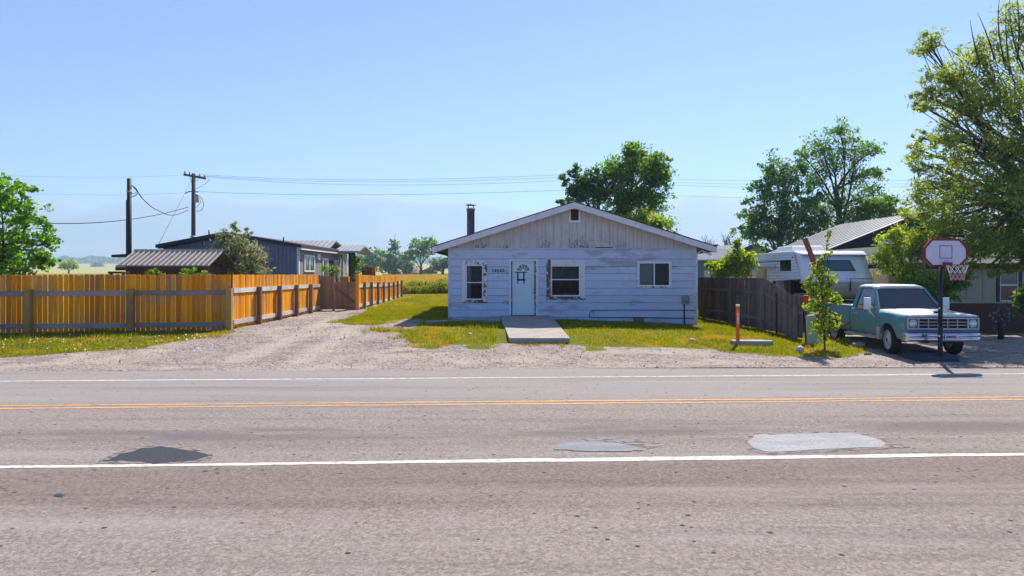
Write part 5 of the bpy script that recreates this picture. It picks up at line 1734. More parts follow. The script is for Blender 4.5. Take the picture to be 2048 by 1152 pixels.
# ------------------------------------------------------------------ basketball hoop
def hoop():
    Y = 16.95
    x = XY(1880.5, Y)
    g = H(x, Y)
    t = thing('basketball_hoop', 'portable basketball hoop with white octagonal backboard in front of the pickup', 'basketball hoop', (x, Y, g), 0)
    MB().tube([(0, 0, .02), (0, 0, .95)], .058, 14).build('pole', M['dark_metal'], t, True)
    MB().tube([(.0, 0, .93), (.02, 0, 2.40)], .050, 14).build('upper_pole', M['dark_metal'], t, True)
    for z in (.62, 1.31):
        MB().box(-.065, -.045, -.065, -.02, z, z + .05).build('pole_bolt', M['chrome'], t)
    base = MB()
    prof = [(-.50, .10), (-.42, -.10), (.42, -.10), (.52, .15), (.50, .85), (.30, 1.05), (-.30, 1.05), (-.50, .85)]
    vs = [(a, b, .0) for a, b in prof] + [(a * .93, b * .95 + .02, .12) for a, b in prof] + [(a * .7, b * .7 + .12, .19) for a, b in prof]
    fs = [tuple(reversed(range(8))), tuple(range(16, 24))] + [(i, (i + 1) % 8, (i + 1) % 8 + 8, i + 8) for i in range(8)] + [(8 + i, 8 + (i + 1) % 8, (i + 1) % 8 + 16, i + 16) for i in range(8)]
    base.add(vs, fs)
    base.build('base_tank', mat('hoop_base_plastic', (.035, .045, .06), .6), t, False, .01)
    # board: turned a little to the right
    zc = ZY(506, Y) - g
    rz = math.radians(9)
    cx, cy = XY(1891, Y - .22) - x, -.22
    def oct_(w, h, c, d):
        return [(-w + c, -h), (w - c, -h), (w, -h + d), (w, h - d * 1.15), (w - c, h), (-w + c, h), (-w, h - d * 1.15), (-w, -h + d)]
    def place(o): o.location = (cx, cy, zc); o.rotation_euler = (0, 0, rz); return o
    w, h = .60, .345
    bd = place(MB().prism(oct_(w - .03, h - .03, .20, .18), -.012, .012).build('backboard', M['backboard'], t))
    outer, inner = oct_(w, h, .215, .19), oct_(w - .032, h - .032, .20, .18)
    fb = MB()
    for i in range(8):
        j = (i + 1) % 8
        fb.prism([outer[i], outer[j], inner[j], inner[i]], -.02, .03)
    fb.build('board_rim', M['maroon'], bd)
    ln = MB(); o_, i_ = outer, inner
    inn2 = oct_(w - .05, h - .05, .19, .17)
    for i in range(8):
        j = (i + 1) % 8
        ln.prism([inner[i], inner[j], inn2[j], inn2[i]], -.015, -.0125)
    ln.build('border_line', M['maroon'], bd)
    sq = MB(); a, z0, z1 = .175, -.14, .18
    for (p, q, r_, s) in ((-a, a, z0, z0 + .016), (-a, a, z1 - .016, z1), (-a, -a + .016, z0 + .016, z1 - .016), (a - .016, a, z0 + .016, z1 - .016)):
        sq.box(p, q, -.0155, -.0125, r_, s)
    sq.build('target_square', M['maroon'], bd)
    MB().box(-.09, .09, -.12, -.021, -.315, -.235).build('rim_bracket', M['maroon'], bd)
    rc = (0, -.36, -.30)
    n = 24
    ring = [(rc[0] + .225 * math.cos(2 * math.pi * i / n), rc[1] + .225 * math.sin(2 * math.pi * i / n), rc[2]) for i in range(n + 1)]
    MB().tube(ring, .011, 6, False).build('rim', M['maroon'], bd, True)
    nb = MB(); nb2 = MB()
    m = 10
    lv = [(.225, 0), (.20, -.10), (.165, -.20), (.145, -.29), (.14, -.37)]
    def pt(k, i): r_, z = lv[i]; an = 2 * math.pi * (k + .5 * (i % 2)) / m; return (rc[0] + r_ * math.cos(an), rc[1] + r_ * math.sin(an), rc[2] + z)
    for k in range(m):
        for i in range(len(lv) - 1):
            tgt = nb if i < 2 else nb2
            tgt.tube([pt(k, i), pt(k if i % 2 == 0 else k + 1, i + 1)], .008, 4)
            tgt.tube([pt(k, i), pt(k - 1 if i % 2 == 0 else k, i + 1)], .008, 4)
    nn = nb.build('net', M['net'], bd); nb2.build('net_tail', M['net_pink'], nn)
    MB().tube([(0, 0, 2.35), (cx * .5, -.1, zc - .1), (cx, cy + .03, zc)], .025, 8).tube([(0, 0, 2.05), (cx, cy + .03, zc - .18)], .022, 8).build('extension_arm', M['dark_metal'], t, True)
hoop()

# ------------------------------------------------------------------ travel trailer behind the old fence
def trailer():
    x0, x1 = 10.55, 13.12
    t = thing('travel_trailer', 'white gooseneck travel trailer with ribbed sides behind the weathered fence', 'trailer', (11.8, 29, .3))
    zt = 3.02
    # ribbed side skins
    def ribbed(x, s, prof, y0f, y1f):
        pass
    ribs = MB()
    step = .115
    zz = [1.98 + i * step for i in range(13)]
    yfront = lambda z: 24.62 + (z - 1.98) * .62 if z > 1.98 else 27.3
    def wallside(x, s):
        b = MB()
        zs = []
        z = .75
        while z < zt - .02:
            zs += [z, z + step * .82]; z += step
        zs.append(zt)
        vs = []
        for i, z in enumerate(zs):
            yf = yfront(z) if z > 1.98 else 27.3
            off = s * (.028 if i % 2 == 0 else 0)
            vs += [(x + off, yf + .28, z), (x + off, 33.2, z)]
        b.add(vs, [(2 * i, 2 * i + 1, 2 * i + 3, 2 * i + 2) for i in range(len(zs) - 1)])
        o = wp('ribbed_side', b, 'rv', t)
        md = o.modifiers.new('solid', 'SOLIDIFY'); md.thickness = .02; md.offset = 0
        return o
    wallside(x0, -1); wallside(x1, 1)
    # front cap of the gooseneck: profile loft across the width, rounded towards the edges
    prof = [(25.55, 3.03), (25.30, 3.02), (25.10, 2.90), (24.98, 2.62), (24.72, 2.10), (24.64, 1.98), (24.66, 1.90), (24.74, 1.84)]
    xs = [x0 - .012, x0 + .02, x0 + .12, x0 + .4, (x0 + x1) / 2, x1 - .4, x1 - .12, x1 - .02, x1 + .012]
    b = MB(); vs = []
    for i, x in enumerate(xs):
        bk = [.28, .12, .03, .0, -.02, .0, .03, .12, .28][i]
        for (y, z) in prof: vs.append((x, y + bk, z))
    m_ = len(prof)
    b.add(vs, [(i * m_ + k, i * m_ + k + 1, (i + 1) * m_ + k + 1, (i + 1) * m_ + k) for i in range(len(xs) - 1) for k in range(m_ - 1)])
    cap = wp('front_cap', b, 'rv', t, True)
    md = cap.modifiers.new('solid', 'SOLIDIFY'); md.thickness = .03
    lowp = [(24.70, 1.86), (24.76, 1.70), (24.92, 1.45), (25.15, 1.25)]
    b = MB(); vs = []
    for i, x in enumerate(xs):
        x2 = max(x, 11.5)
        bk = [.28, .12, .03, .0, -.0, .0, .03, .12, .28][i]
        for (y, z) in lowp: vs.append((x2 if i else 11.4, y + bk, z))
    m_ = len(lowp)
    b.add(vs, [(i * m_ + k, i * m_ + k + 1, (i + 1) * m_ + k + 1, (i + 1) * m_ + k) for i in range(len(xs) - 1) for k in range(m_ - 1)])
    sk = wp('lower_cap', b, 'rv_tan', t, True)
    md = sk.modifiers.new('solid', 'SOLIDIFY'); md.thickness = .03
    wp('side_skirt', MB().box(x1 - .10, x1 - .04, 25.1, 27.3, 1.25, 2.0), 'rv_tan', t)
    wp('roof', MB().box(x0 + .01, x1 - .01, 25.5, 33.2, zt - .05, zt + .02), 'rv', t, False, .02)
    wp('neck_floor', MB().box(x0 + .03, x1 - .03, 25.2, 27.3, 1.93, 1.99), 'black', t)
    wp('lower_front_wall', MB().box(x0 + .02, x1 - .03, 27.28, 27.34, .72, 1.98), 'rv_low', t)
    wp('back_wall', MB().box(x0, x1, 33.15, 33.2, .75, zt), 'rv', t)
    wp('floor', MB().box(x0, x1, 27.3, 33.2, .68, .75), 'black', t)
    wp('lower_window', MB().box(XY(1587, 27.25), XY(1612, 27.25), 27.25, 27.278, ZY(586, 27.25), ZY(563, 27.25)), 'dark_glass', t, False, .01)
    # front window in the sloped cap
    def capy(z): return float(np.interp(z, [1.98, 2.10, 2.62, 2.90], [24.64, 24.72, 24.98, 25.10]))
    za, zb = 2.33, 2.66
    xa, xb = XY(1640, 24.8), XY(1709, 24.8)
    def ring(d): return [(xa - d, za - d), (xb + d, za - d), (xb + d - .02, za + .02), (xb - .12 + d, zb + d), (xa + .05 - d, zb + d)]
    def capprism(poly, dy0, dy1):
        n = len(poly)
        vs = [(x, capy(z) + dy0, z) for x, z in poly] + [(x, capy(z) + dy1, z) for x, z in poly]
        return MB().add(vs, [tuple(range(n)), tuple(reversed(range(n, 2 * n)))] + [(i, i + n, (i + 1) % n + n, (i + 1) % n) for i in range(n)])
    wn = wp('front_window', capprism(ring(.03), -.05, .02), 'black', t)
    wp('pane', capprism(ring(-.005), -.056, -.051), 'teal_glass', wn)
    for px in (1664, 1681, 1724):
        q = P(px, 510.5, 25.0)
        wp('clearance_lamp', MB().box(q.x - .05, q.x + .05, capy(q.z) - .06, capy(q.z) + .0, q.z - .02, q.z + .02), 'red', t, False, .008)
    wp('cap_trim', MB().box(x0 + .1, x1 - .1, 24.93, 25.2, 2.86, 2.875), 'rv_stripe', t)
    wp('cap_trim', MB().box(XY(1690, 24.7), x1 - .12, capy(2.02) - .02, capy(2.02) + .05, 1.995, 2.02), 'stake', t)
    xq = XY(1699.5, 24.7)
    wp('cap_seam', MB().box(xq - .008, xq + .008, 24.62, 24.70, 1.55, 2.0), 'stake', t)
    # side details seen on the left flank
    def fl(nm, y0, y1, z0, z1, m, d=.02, par=t):
        return wp(nm, MB().box(x0 - .024 - d, x0 - .014, y0, y1, z0, z1), m, par, False, .006)
    w = fl('side_window', 25.75, 26.75, 2.30, 2.72, 'black', .02); fl('pane', 25.82, 26.68, 2.35, 2.67, 'dark_glass', .024, w) if False else None
    wp('pane', MB().box(x0 - .052, x0 - .045, 25.82, 26.68, 2.35, 2.67), 'dark_glass', w)
    d = fl('entry_door', 28.0, 29.6, .85, 2.50, 'rv', .02)
    wp('door_pane', MB().box(x0 - .052, x0 - .045, 28.15, 29.4, 1.75, 2.38), 'dark_glass', d)
    fl('rear_window', 30.0, 31.9, 1.9, 2.45, 'dark_glass', .02)
    fl('stripe', 26.8, 33.1, 2.66, 2.74, 'rv_stripe', .006)
    wp('awning_roll', MB().tube([(x0 - .10, 27.2, 2.50), (x0 - .10, 32.5, 2.50)], .065, 10), 'white', t, True)
    fl('side_lamp', 25.55, 25.63, 2.78, 2.84, 'red', .03)
    ac = wp('roof_air_conditioner', MB().hexa([(10.9, 26.6, zt), (12.3, 26.6, zt), (12.3, 28.4, zt), (10.9, 28.4, zt), (11.0, 26.85, zt + .27), (12.2, 26.85, zt + .27), (12.2, 28.3, zt + .27), (11.0, 28.3, zt + .27)]), 'white', t, False, .03)
    wp('louvre_strip', MB().box(11.05, 12.15, 26.62, 26.75, zt + .05, zt + .09), 'rv', ac)
    wh = MB().lathe([(0, -.12), (.34, -.12), (.38, -.08), (.38, .08), (.34, .12), (0, .12)], 20, (0, 0, 0), 'x').mesh('wheel', M['rubber'], True)
    for xx in (x0 + .2, x1 - .2):
        for yy in (30.2, 31.1):
            link('wheel', wh, t, Vector((xx, yy, H(xx, yy) + .37)) - t.location)
    for xx in (x0 + .5, x1 - .5):
        wp('landing_leg', MB().box(xx - .05, xx + .05, 26.9, 27.0, H(xx, 27), 1.93), 'dark_metal', t)
    # leaning timber and prop
    a, e = P(1684, 668, 23.6), P(1609.5, 477, 24.35)
    tag(MB().bar(a, e, .16, .09, (0, 1, 0)).build('leaning_timber', M['timber'], None), 'reddish timber leaning against the front of the white trailer', 'timber')
    a, e = P(1578, 592, 26.6), P(1573, 557, 26.6)
    a = Vector((a.x, 26.6, H(a.x, 26.6)))
    tag(MB().bar(a, (e.x, 26.6, 1.93), .14, .10, (0, 1, 0)).build('wooden_prop', M['timber'], None), 'reddish wooden prop under the overhang of the white trailer', 'prop')
trailer()

# ------------------------------------------------------------------ neighbours on the right
def right_houses():
    t = thing('neighbour_house', 'beige house with grey metal roofs in deep shade behind the pickup', 'house', (17, 26, .2))
    Y = 25.2
    x0, x1 = 13.9, 25.0
    zw = 2.62
    wn = (XY(1999, Y), XY(2037, Y), ZY(603, Y), ZY(533, Y))
    b = MB()
    b.box(x0, wn[0], Y, Y + .12, 1.1, zw).box(wn[1], x1, Y, Y + .12, 1.1, zw).box(wn[0], wn[1], Y, Y + .12, 1.1, wn[2]).box(wn[0], wn[1], Y, Y + .12, wn[3], zw)
    b.box(x0, x0 + .12, Y + .12, 33, 1.1, zw + .6)
    wall = wp('wall', b, 'beige_wall', t)
    for i in range(16):
        x = x0 + .4 + i * .62
        if wn[0] - .1 < x < wn[1] + .1: continue
        wp('batten', MB().box(x - .02, x + .02, Y - .015, Y, 1.12, zw), 'beige_wall', wall)
    wp('skirting', MB().box(x0 + .02, x1, Y + .03, Y + .1, -.1, 1.1), 'skirting', t)
    w = wp('window', MB().box(wn[0] - .12, wn[0], Y - .03, Y, wn[2] - .02, wn[3] + .14).box(wn[1], wn[1] + .12, Y - .03, Y, wn[2] - .02, wn[3] + .14).box(wn[0], wn[1], Y - .03, Y, wn[3], wn[3] + .16), 'home_trim', t)
    zm = ZY(570, Y)
    wp('sash', MB().box(wn[0], wn[0] + .05, Y, Y + .05, wn[2], wn[3]).box(wn[1] - .05, wn[1], Y, Y + .05, wn[2], wn[3]).box(wn[0] + .05, wn[1] - .05, Y, Y + .05, zm - .03, zm + .03).box(wn[0] + .05, wn[1] - .05, Y, Y + .05, wn[2], wn[2] + .05).box(wn[0] + .05, wn[1] - .05, Y, Y + .05, wn[3] - .05, wn[3]), 'white_trim', w)
    wp('pane', MB().box(wn[0] + .05, wn[1] - .05, Y + .03, Y + .04, wn[2] + .05, zm - .03), 'dark_glass', w)
    wp('pane', MB().box(wn[0] + .05, wn[1] - .05, Y + .022, Y + .03, zm + .03, wn[3] - .05), 'dark_glass', w)
    # lower corrugated roof, front slope
    def corr(nm, A, Bv, C, D, m, n=40, amp=.02):
        A, Bv, C, D = [Vector(p) for p in (A, Bv, C, D)]   # A-B eave, D-C ridge
        nrm = (Bv - A).cross(D - A).normalized()
        if nrm.z < 0: nrm = -nrm
        vs = []; fs = []
        for i in range(n * 2 + 1):
            f_ = i / (2 * n)
            k = nrm * (amp if i % 2 else 0)
            vs += [A.lerp(Bv, f_) + k, D.lerp(C, f_) + k]
        fs = [(2 * i, 2 * i + 2, 2 * i + 3, 2 * i + 1) for i in range(2 * n)]
        o = wp(nm, MB().add(vs, fs), m, t)
        md = o.modifiers.new('solid', 'SOLIDIFY'); md.thickness = .03
        return o
    ze = ZY(527, 24.7)
    corr('lower_roof', (XY(1738, 24.7), 24.7, ze), (25.5, 24.7, ze), (25.5, 29.6, 3.95), (XY(1765, 29.6), 29.6, ZY(468, 29.6)), 'dull_roof', 44)
    wp('eave_board', MB().box(XY(1738, 24.7), 25.4, 24.72, 24.76, ze - .18, ze - .03), 'brown_wood', t)
    # high gable roof behind: rake towards us, dark teal gable wall below it
    yr = 30.2
    a, b_, c = P(1640, 505, yr), P(1845, 424, yr), P(2060, 520, yr)
    dpt = 7.5
    def slab(nm, p, q, m):
        u = Vector((0, dpt, 0)); k = Vector((0, 0, -.10))
        return wp(nm, MB().hexa([p + k, q + k, q + k + u, p + k + u, p, q, q + u, p + u]), m, t)
    s1 = slab('high_roof', a, b_, 'light_roof')
    s2 = slab('high_roof', b_, c, 'light_roof')
    wp('rake_board', MB().bar(a + Vector((0, -.02, -.10)), b_ + Vector((0, -.02, -.10)), .05, .18), 'home_trim', s1)
    wp('rake_board', MB().bar(b_ + Vector((0, -.02, -.10)), c + Vector((0, -.02, -.10)), .05, .18), 'home_trim', s2)
    for i in range(1, 14):
        f_ = i / 14
        p = Vector((0, dpt * f_, .01))
        wp('roof_rib', MB().bar(a + p, b_ + p, .04, .03), 'light_roof', s1)
    wp('gable_wall', MB().prism([(a.x + .3, .2), (c.x - .3, .2), (c.x - .3, c.z - .1), (b_.x, b_.z - .15), (a.x + .3, a.z)], yr + .35, yr + .45), 'teal_wall', t)
    # pale house and blue garage far behind the trailer
    t2 = thing('pale_roof_house', 'small house with pale roof and dark gable edge behind the light green shrub', 'house', (25, 60, .6))
    Y = 60.0
    ap, l, r_ = P(1508, 489, Y), P(1440, 519, Y), P(1578, 515, Y)
    wp('gable_wall', MB().prism([(l.x + .4, .3), (r_.x - .4, .3), (r_.x - .4, r_.z), (ap.x, ap.z - .2), (l.x + .4, l.z)], Y + .3, Y + .5), 'rv_tan', t2)
    dv = Vector((-7.5, 9, 0)); k = Vector((0, 0, -.15))
    rr_ = wp('roof', MB().hexa([l + k, ap + k, ap + k + dv, l + k + dv, l, ap, ap + dv, l + dv]), 'light_roof', t2)
    wp('roof_far_slope', MB().hexa([ap + k, r_ + k, r_ + k + dv, ap + k + dv, ap, r_, r_ + dv, ap + dv]), 'light_roof', t2)
    wp('rake_board', MB().bar(l + Vector((0, -.1, -.15)), ap + Vector((0, -.1, -.1)), .1, .38), 'home_trim', rr_)
    wp('rake_board', MB().bar(ap + Vector((0, -.1, -.1)), r_ + Vector((0, -.1, -.15)), .1, .38), 'home_trim', rr_)
    t3 = thing('blue_garage', 'low blue-grey outbuilding with corrugated roof edge beyond the house corner', 'shed', (12, 42, .5))
    Y = 42.0
    a, b_ = XY(1388, Y), XY(1475, Y)
    wp('wall', MB().box(a - 1, b_, Y, Y + .15, .2, ZY(522, Y)), 'blue_wall', t3)
    wp('white_door', MB().box(XY(1408, Y), XY(1419, Y), Y - .04, Y, .4, ZY(541, Y)), 'white_trim', t3)
    vs = []
    n = 40
    for i in range(2 * n + 1):
        x = a - 1.3 + (b_ + .4 - a + 1.3) * i / (2 * n); k_ = .03 * (i % 2)
        vs += [(x, Y - .4, ZY(520, Y) + k_), (x, Y + 4, ZY(497, Y + 4) + k_)]
    o = wp('corrugated_roof', MB().add(vs, [(2 * i, 2 * i + 2, 2 * i + 3, 2 * i + 1) for i in range(2 * n)]), 'light_roof', t3)
    md = o.modifiers.new('solid', 'SOLIDIFY'); md.thickness = .05
    t4 = thing('small_roof_vent_house', 'distant low roof with dark arched peak beside the blue garage', 'house', (20, 75, .8))
    Y = 75.0
    l, ap, r_ = P(1395, 512, Y), P(1432, 491, Y), P(1470, 512, Y)
    wp('gable_wall', MB().prism([(l.x, .3), (r_.x, .3), (r_.x, r_.z), (ap.x, ap.z), (l.x, l.z)], Y, Y + 5), 'rv_tan', t4)
    wp('rake_board', MB().bar(l, ap, .3, .35).bar(ap, r_, .3, .35), 'home_trim', t4)
    # dark plant stand by the skirting
    Yp = 21.5
    x = XY(2001, Yp); g_ = H(x, Yp)
    t5 = thing('dark_stump_post', 'thin dark stump with a few pale leaves before the red-brown skirting', 'stump', (x, Yp, g_))
    MB().tube([(0, 0, -.1), (.02, 0, .25), (-.02, 0, .5), (.03, 0, .75), (.02, 0, .95)], [.09, .085, .075, .06, .03], 9).build('stem', M['bronze'], t5, True)
    rg = np.random.default_rng(4)
    c_ = rg.normal(0, 1, (60, 3)) * np.array([.16, .12, .22]) + np.array([.02, 0, .8])
    link('leaves', np_mesh('leaves', leaf_quads(c_, .11, .45, rg), 4, M['leaf_pale']), t5)
right_houses()

# far barns beyond the field
def barns():
    Y = 225.0
    for nm, lb, px0, px1, pye, pyr, m in (('red_roof_barn', 'long low barn with reddish roof beyond the field', 803, 838, 544.5, 535.5, 'barn_roof'), ('dark_barn', 'small dark gabled barn right of the reddish roof barn', 840, 872, 544, 536, 'barn_wall'), ('grey_barn', 'dark outbuilding half hidden by trees left of the reddish roof barn', 774, 798, 544, 536, 'barn_wall')):
        x0, x1 = XY(px0, Y), XY(px1, Y)
        g = H(x0, Y)
        t = thing(nm, lb, 'barn', ((x0 + x1) / 2, Y, g))
        ze, zr = ZY(pye, Y), ZY(pyr, Y)
        if nm == 'red_roof_barn':
            wp('wall', MB().box(x0 + .3, x1 - .3, Y, Y + 5, g - .5, ze), 'barn_wall', t)
            wp('roof', MB().prism([(Y - .6, ze - .1), (Y + 2.5, zr), (Y + 5.6, ze - .1), (Y + 2.5, zr - .4)], x0, x1, 'x'), m, t)
        else:
            xm = (x0 + x1) / 2
            wp('wall', MB().prism([(x0 + .3, g - .5), (x1 - .3, g - .5), (x1 - .3, ze), (xm, zr - .2), (x0 + .3, ze)], Y, Y + 6), 'barn_wall', t)
            wp('roof', MB().hexa([(x0, Y - .4, ze - .2), (xm, Y - .4, zr - .1), (xm, Y + 6.4, zr - .1), (x0, Y + 6.4, ze - .2), (x0, Y - .4, ze), (xm, Y - .4, zr + .1), (xm, Y + 6.4, zr + .1), (x0, Y + 6.4, ze)])
               .hexa([(xm, Y - .4, zr - .1), (x1, Y - .4, ze - .2), (x1, Y + 6.4, ze - .2), (xm, Y + 6.4, zr - .1), (xm, Y - .4, zr + .1), (x1, Y - .4, ze), (x1, Y + 6.4, ze), (xm, Y + 6.4, zr + .1)]), 'shed_wall', t)
barns()

# ------------------------------------------------------------------ trees and shrubs
def gz(x, y): return (x, y, H(x, y))
def gpx(px, Y): return gz(XY(px, Y), Y)

def trees():
    # left catalpa-like tree behind the fence
    Y = 26
    tree('broadleaf_tree', 'bright green large-leaved tree behind the shaded plank fence', gpx(0, Y), P(5, 500, Y),
         [B(0, 400, Y, 55, 55), B(-70, 430, Y, 60, 70), B(60, 440, Y, 40, 45), B(20, 490, Y, 60, 45), B(80, 500, Y, 38, 35), B(-40, 520, Y, 70, 40), B(30, 535, Y, 75, 28), B(-120, 480, Y, 60, 80), B(88, 480, Y, 24, 26), B(95, 525, Y, 24, 20), B(45, 395, Y, 26, 30)],
         .15, 330, 26, 'leaf_bright', .13, aspect=.85, droop=.6, seed=11, spread=.16)
    # silvery shrub in front of the home
    Y = 29
    tree('silver_shrub', 'silvery green willowy shrub behind the orange fence corner', gpx(470, Y), P(472, 540, Y),
         [B(470, 500, Y, 45, 34), B(440, 520, Y, 40, 28), B(505, 520, Y, 32, 30), B(450, 475, Y, 20, 22), B(470, 455, Y, 9, 20), B(496, 468, Y, 9, 20), B(480, 535, Y, 60, 20), B(420, 535, Y, 22, 14)],
         .16, 300, 30, 'leaf_sage', .05, 'shrub', aspect=.28, seed=12, spread=.17, bias=.6)
    tree('shed_shrub', 'small leafy shrub showing above the shaded fence in front of the shed', gpx(382, 24.6), P(382, 548, 24.6), [B(378, 545, 24.6, 18, 9), B(402, 548, 24.6, 14, 8)], .10, 24, 18, 'leaf_mid', .03, 'shrub', seed=13, aspect=.5, spread=.25)
    tree('low_shrub', 'low leafy shrub tip showing above the fence below the shed eave', gpx(308, 24.6), P(308, 548, 24.6), [B(300, 545, 24.6, 18, 7), B(318, 547, 24.6, 10, 6)], .10, 20, 14, 'leaf_mid', .03, 'shrub', seed=14, aspect=.4, spread=.25)
    tree('porch_vine', 'light green climbing plant at the porch posts of the mobile home', gpx(713, 41), P(712, 545, 41), [B(712, 530, 41, 9, 20), B(707, 548, 41, 10, 10)], .16, 26, 16, 'leaf_lime', .03, 'shrub', seed=15, spread=.3)
    tree('gate_plant', 'leafy plant behind the gate side panel', gpx(674, 36.6), P(674, 550, 36.6), [B(673, 545, 36.6, 7, 14), B(655, 540, 36.6, 14, 12)], .12, 26, 14, 'leaf_mid', .03, 'plant', seed=16, spread=.3)
    # far trees beyond the field
    Y = 205
    fl = 'trees beyond the field'
    far = [('pale green bushy tree beyond the field, behind the porch roof', 735, [B(725, 525, Y, 26, 22), B(745, 518, Y, 22, 24), B(712, 535, Y, 16, 16)], 'leaf_far'),
           ('tall tree with bare top twigs beyond the field', 790, [B(789, 490, Y, 11, 18), B(782, 515, Y, 22, 20), B(795, 528, Y, 20, 16), B(770, 530, Y, 16, 16)], 'leaf_far'),
           ('spreading tree on a visible trunk between the two right barns', 842, [B(835, 488, Y, 22, 12), B(858, 486, Y, 18, 14), B(842, 505, Y, 26, 10), B(822, 510, Y, 16, 12), B(872, 492, Y, 10, 10)], 'leaf_mid'),
           ('round dark tree beside the house eave, beyond the field', 885, [B(880, 528, Y, 20, 16), B(895, 520, Y, 16, 14), B(870, 535, Y, 14, 12), B(905, 530, Y, 20, 16)], 'leaf_far'),
           ('low blue-green tree between the tall trees beyond the field', 812, [B(810, 522, Y + 20, 16, 14), B(818, 532, Y + 20, 16, 10), B(760, 530, Y + 20, 16, 14)], 'leaf_far')]
    for i, (lb, px, bl, m) in enumerate(far):
        tree('far_tree', lb, gpx(px, Y), P(px, 530, Y), bl, .85, 110, 16, m, .42, group=fl, seed=20 + i, spread=.2, aspect=.6, bare=1 if i == 1 else 0, minr=.05, twigs=.25)
    Y = 260
    tree('small_round_tree', 'small round yellow-green tree standing alone in the far field', gpx(138, Y), P(138, 540, Y), [B(138, 530, Y, 15, 9), B(128, 532, Y, 8, 7), B(148, 532, Y, 9, 7)], .8, 90, 12, 'leaf_lime', .3, seed=31, spread=.2, aspect=.6, minr=.04, twigs=.2)
    Y = 900
    tree('distant_clump_tree', 'small bluish tree clump in the hazy far field', gpx(195, Y), P(195, 535, Y), [B(195, 532, Y, 11, 6), B(187, 534, Y, 6, 4)], 2.4, 60, 12, 'leaf_dark', .8, seed=32, spread=.2, aspect=.7, minr=.1, twigs=0)
    # far wood line on the horizon
    rng = np.random.default_rng(33)
    n = 9000
    px = rng.uniform(-300, 1000, n)
    topy = 520 - 6 * vnoise(px, px * 0, 14, 5) - 4 * vnoise(px, px * 0 + 3, 5, 6)
    Yf = rng.uniform(1560, 1640, n)
    zg = hgt(0, 1600)
    ztop = CH - (topy - HZ) / F * Yf
    z = zg + (ztop - zg) * rng.uniform(0, 1, n)
    c = np.stack([(px - 1024) / F * Yf, Yf, z], -1)
    o = link('far_wood', np_mesh('far_wood', leaf_quads(c, 7.0, .7, rng), 4, M['wood_far'])); o['kind'] = 'stuff'
    tag(o, 'hazy blue line of woods on the horizon', 'woods')
    # behind the house
    Y = 42
    tree('ash_tree', 'large rounded green tree behind the house roof', gpx(1245, Y), P(1248, 430, Y),
         [B(1270, 330, Y, 55, 45), B(1225, 350, Y, 35, 35), B(1310, 350, Y, 32, 50), B(1250, 390, Y, 60, 35), B(1300, 400, Y, 45, 30), B(1262, 305, Y, 28, 24), B(1322, 330, Y, 22, 30), B(1245, 425, Y, 50, 25)],
         .19, 420, 32, 'leaf_mid', .22, seed=41, spread=.15, aspect=.6)
    tree('maple_tree', 'smaller dark tree with reaching branches left of the ash behind the roof', gpx(1180, Y + 1), P(1180, 420, Y + 1),
         [B(1150, 345, Y, 16, 16), B(1130, 360, Y, 15, 12), B(1165, 370, Y, 28, 26), B(1190, 385, Y, 30, 30), B(1150, 390, Y, 22, 18), B(1122, 405, Y, 16, 7), B(1185, 350, Y, 14, 16)],
         .18, 200, 30, 'leaf_dark', .14, seed=42, spread=.16, aspect=.6)
    tree('yellow_green_tree', 'low yellow-green tree showing over the right roof slope', gpx(1290, 39), P(1290, 470, 39), [B(1290, 440, 39, 36, 20), B(1320, 450, 39, 24, 18), B(1250, 440, 39, 20, 12)], .2, 90, 26, 'leaf_lime', .12, seed=43, spread=.17, aspect=.6)
    tree('sparse_shrub', 'thin sparse shrub at the right end of the house roof', gpx(1335, 37), P(1335, 470, 37), [B(1338, 446, 37, 16, 16), B(1350, 466, 37, 12, 10), B(1360, 472, 37, 7, 6)], .14, 40, 8, 'leaf_mid', .04, 'shrub', seed=44, spread=.2, aspect=.5)
    # middle right trees
    Y = 46
    tree('dark_cottonwood', 'dark dense tree behind the white trailer', gpx(1560, Y), P(1560, 450, Y),
         [B(1545, 340, Y, 38, 35), B(1580, 360, Y, 40, 40), B(1530, 385, Y, 35, 35), B(1570, 420, Y, 55, 40), B(1520, 440, Y, 45, 30), B(1500, 465, Y, 40, 22), B(1590, 460, Y, 50, 35), B(1600, 330, Y, 18, 20), B(1545, 475, Y, 60, 26), B(1620, 400, Y, 34, 40), B(1630, 455, Y, 45, 36), B(1495, 420, Y, 24, 24)],
         .20, 460, 30, 'leaf_dark', .2, seed=51, spread=.15, aspect=.6, bare=1)
    Y = 48
    tree('airy_poplar', 'tall airy poplar with visible trunk behind the metal roof', gpx(1672, Y), P(1672, 380, Y),
         [B(1680, 260, Y, 35, 28), B(1640, 290, Y, 35, 30), B(1710, 300, Y, 40, 32), B(1665, 320, Y, 50, 30), B(1750, 300, Y, 28, 18), B(1630, 350, Y, 32, 28), B(1715, 355, Y, 42, 28), B(1680, 400, Y, 52, 26), B(1640, 420, Y, 38, 26), B(1755, 345, Y, 26, 22), B(1700, 440, Y, 50, 30), B(1745, 390, Y, 36, 26), B(1605, 310, Y, 26, 26)],
         .19, 420, 20, 'leaf_mid', .24, seed=52, spread=.17, aspect=.6, twigs=.8)
    tree('olive_tree', 'low olive green tree between poplar and metal roof ridge', gpx(1742, 44), P(1742, 460, 44), [B(1735, 418, 44, 36, 24), B(1770, 410, 44, 26, 22), B(1715, 440, 44, 26, 20), B(1790, 435, 44, 24, 22)], .18, 200, 30, 'leaf_mid', .14, seed=53, spread=.17, aspect=.6)
